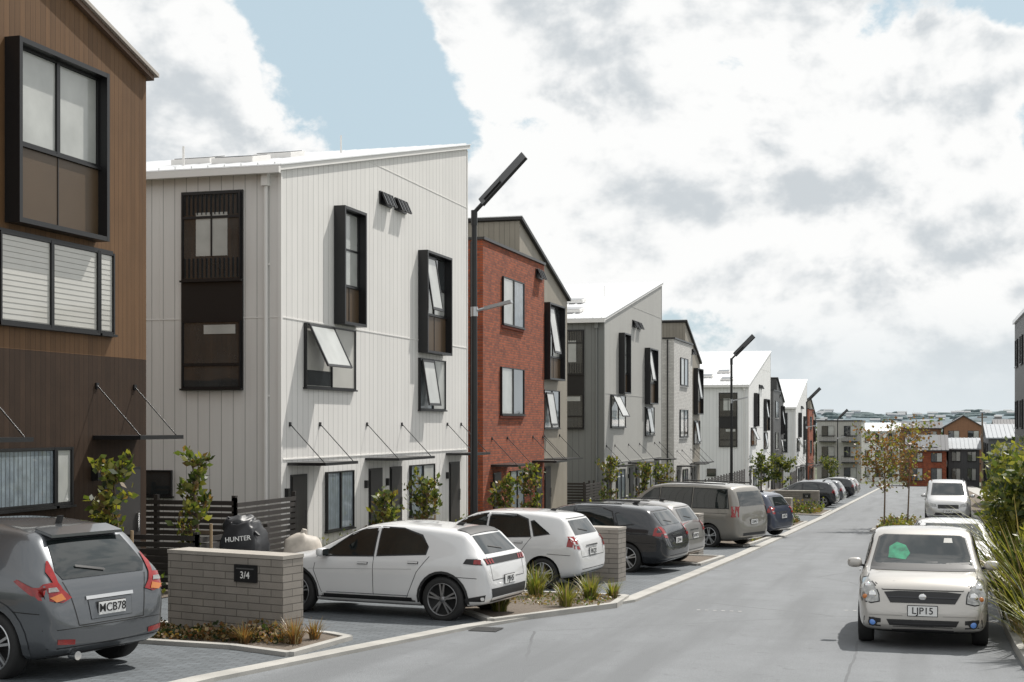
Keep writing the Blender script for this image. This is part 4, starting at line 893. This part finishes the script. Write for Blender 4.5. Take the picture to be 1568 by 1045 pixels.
def gauss(pu,pv,ru,rv):
    a=t.m('SUBTRACT',u,pu); b=t.m('SUBTRACT',v,pv)
    a=t.m('DIVIDE',a,ru); b=t.m('DIVIDE',b,rv)
    e=t.m('ADD',t.m('MULTIPLY',a,a),t.m('MULTIPLY',b,b))
    return t.m('EXPONENT',t.m('MULTIPLY',e,-1.0))
mp=t.n('ShaderNodeMapping'); t.l(tc.outputs['Generated'],mp.inputs[0]); mp.inputs['Scale'].default_value=(1,1,1.35)
def nz(scale,det,loc,rough=.55,dist=0):
    m_=t.n('ShaderNodeMapping'); t.l(mp.outputs[0],m_.inputs[0]); m_.inputs['Location'].default_value=loc
    x=t.n('ShaderNodeTexNoise'); t.l(m_.outputs[0],x.inputs[0]); x.inputs['Scale'].default_value=scale; x.inputs['Detail'].default_value=det; x.inputs['Roughness'].default_value=rough; x.inputs['Distortion'].default_value=dist
    return x.outputs[0]
n1=nz(8,8,(3.1,1.7,.4),.58,.1); n1b=nz(8,6,(3.1-.010,1.7-.004,.4-.026),.56,.1); n1c=nz(8,6,(3.1,1.7,.4),.56,.1); n2=nz(4,3,(9,2,5),.5)
# billowy cumulus heads: ridged noise
pf=nz(15,5,(5,3,8),.55,.3); puff=t.m('ABSOLUTE',t.m('SUBTRACT',t.m('MULTIPLY',pf,2.0),1.0))
holes=t.m('ADD',t.m('MULTIPLY',gauss(-.125,.29,.065,.06),1.2),t.m('MULTIPLY',gauss(-.085,.235,.045,.055),1.15))
for a_ in [(.34,.30,.10,.03,.85),(.365,.21,.025,.06,.6),(.29,.11,.09,.022,.55),(.18,.06,.10,.02,.45),(-.055,.20,.04,.03,.6),(.10,.075,.05,.015,.3),(.24,.04,.08,.015,.35)]:
    holes=t.m('ADD',holes,t.m('MULTIPLY',gauss(*a_[:4]),a_[4]))
dens=t.m('SUBTRACT',t.m('ADD',t.m('ADD',t.m('MULTIPLY',t.m('SUBTRACT',n1,.5),2.4),t.m('MULTIPLY',puff,.35)),.56),holes)
cov=t.ramp(dens,-.03,.15)
dens2=t.m('SUBTRACT',n1b,n1c)
shade=t.m('ADD',t.m('MULTIPLY',dens2,4.2),t.m('MULTIPLY',t.m('SUBTRACT',n2,.5),.7))
shade=t.m('ADD',shade,t.m('MULTIPLY',t.m('SUBTRACT',puff,.25),.45))
for a_ in [(.12,.165,.09,.025,-.28),(-.25,.245,.03,.06,-.3),(.22,.155,.06,.018,-.2),(.32,.15,.05,.02,-.15),(.09,.245,.06,.03,-.08),(.3,.215,.05,.05,.3),(-.17,.225,.035,.05,.3),(.0,.22,.04,.07,.3),(.15,.28,.1,.04,.25),(.1,.11,.12,.03,.15),(.24,.26,.08,.03,.2)]:
    shade=t.m('ADD',shade,t.m('MULTIPLY',gauss(*a_[:4]),a_[4]))
shade=t.m('ADD',shade,t.m('MULTIPLY',t.m('SUBTRACT',1.0,t.ramp(dens,.05,.40)),.3))
sh=t.ramp(shade,-.58,.22)
cc=t.mix(sh,(.62,.66,.69,1),(1.0,1.0,.99,1))
hz=t.ramp(v,.0,.10)
cc=t.mix(hz,(.74,.80,.83,1),cc)
bg2=t.n('ShaderNodeBackground'); t.l(cc,bg2.inputs[0]); bg2.inputs[1].default_value=1.0
bgh=t.n('ShaderNodeBackground'); bgh.inputs[0].default_value=(.59,.74,.82,1); bgh.inputs[1].default_value=1
mh=t.n('ShaderNodeMixShader'); mh.inputs[0].default_value=.8; t.l(bg1.outputs[0],mh.inputs[1]); t.l(bgh.outputs[0],mh.inputs[2])
mx=t.n('ShaderNodeMixShader'); t.l(t.m('MULTIPLY',cov,.97),mx.inputs[0]); t.l(mh.outputs[0],mx.inputs[1]); t.l(bg2.outputs[0],mx.inputs[2])
t.l(mx.outputs[0],out.inputs[0])
sl=bpy.data.lights.new('sun','SUN'); sl.energy=5.0; sl.angle=R(.6); sl.color=(1,.96,.90); so=bpy.data.objects.new('sun',sl); link(so)
sv=Vector((math.cos(SEL)*math.sin(SAZ),math.cos(SEL)*math.cos(SAZ),math.sin(SEL))); so.rotation_euler=sv.to_track_quat('Z','Y').to_euler(); so.location=(0,0,30)
# ------------------------------------------------------------------ camera
cam=bpy.data.cameras.new('camera'); cam.lens=50; cam.sensor_width=36; cam.shift_y=.0813; cam.clip_end=9000; cam.clip_start=.1
co=bpy.data.objects.new('camera',cam); link(co); co.location=(0,0,2.35); co.rotation_euler=(R(90),0,R(16.04)); scene.camera=co
scene.view_settings.view_transform='Standard'; scene.view_settings.look='None'; scene.view_settings.exposure=0
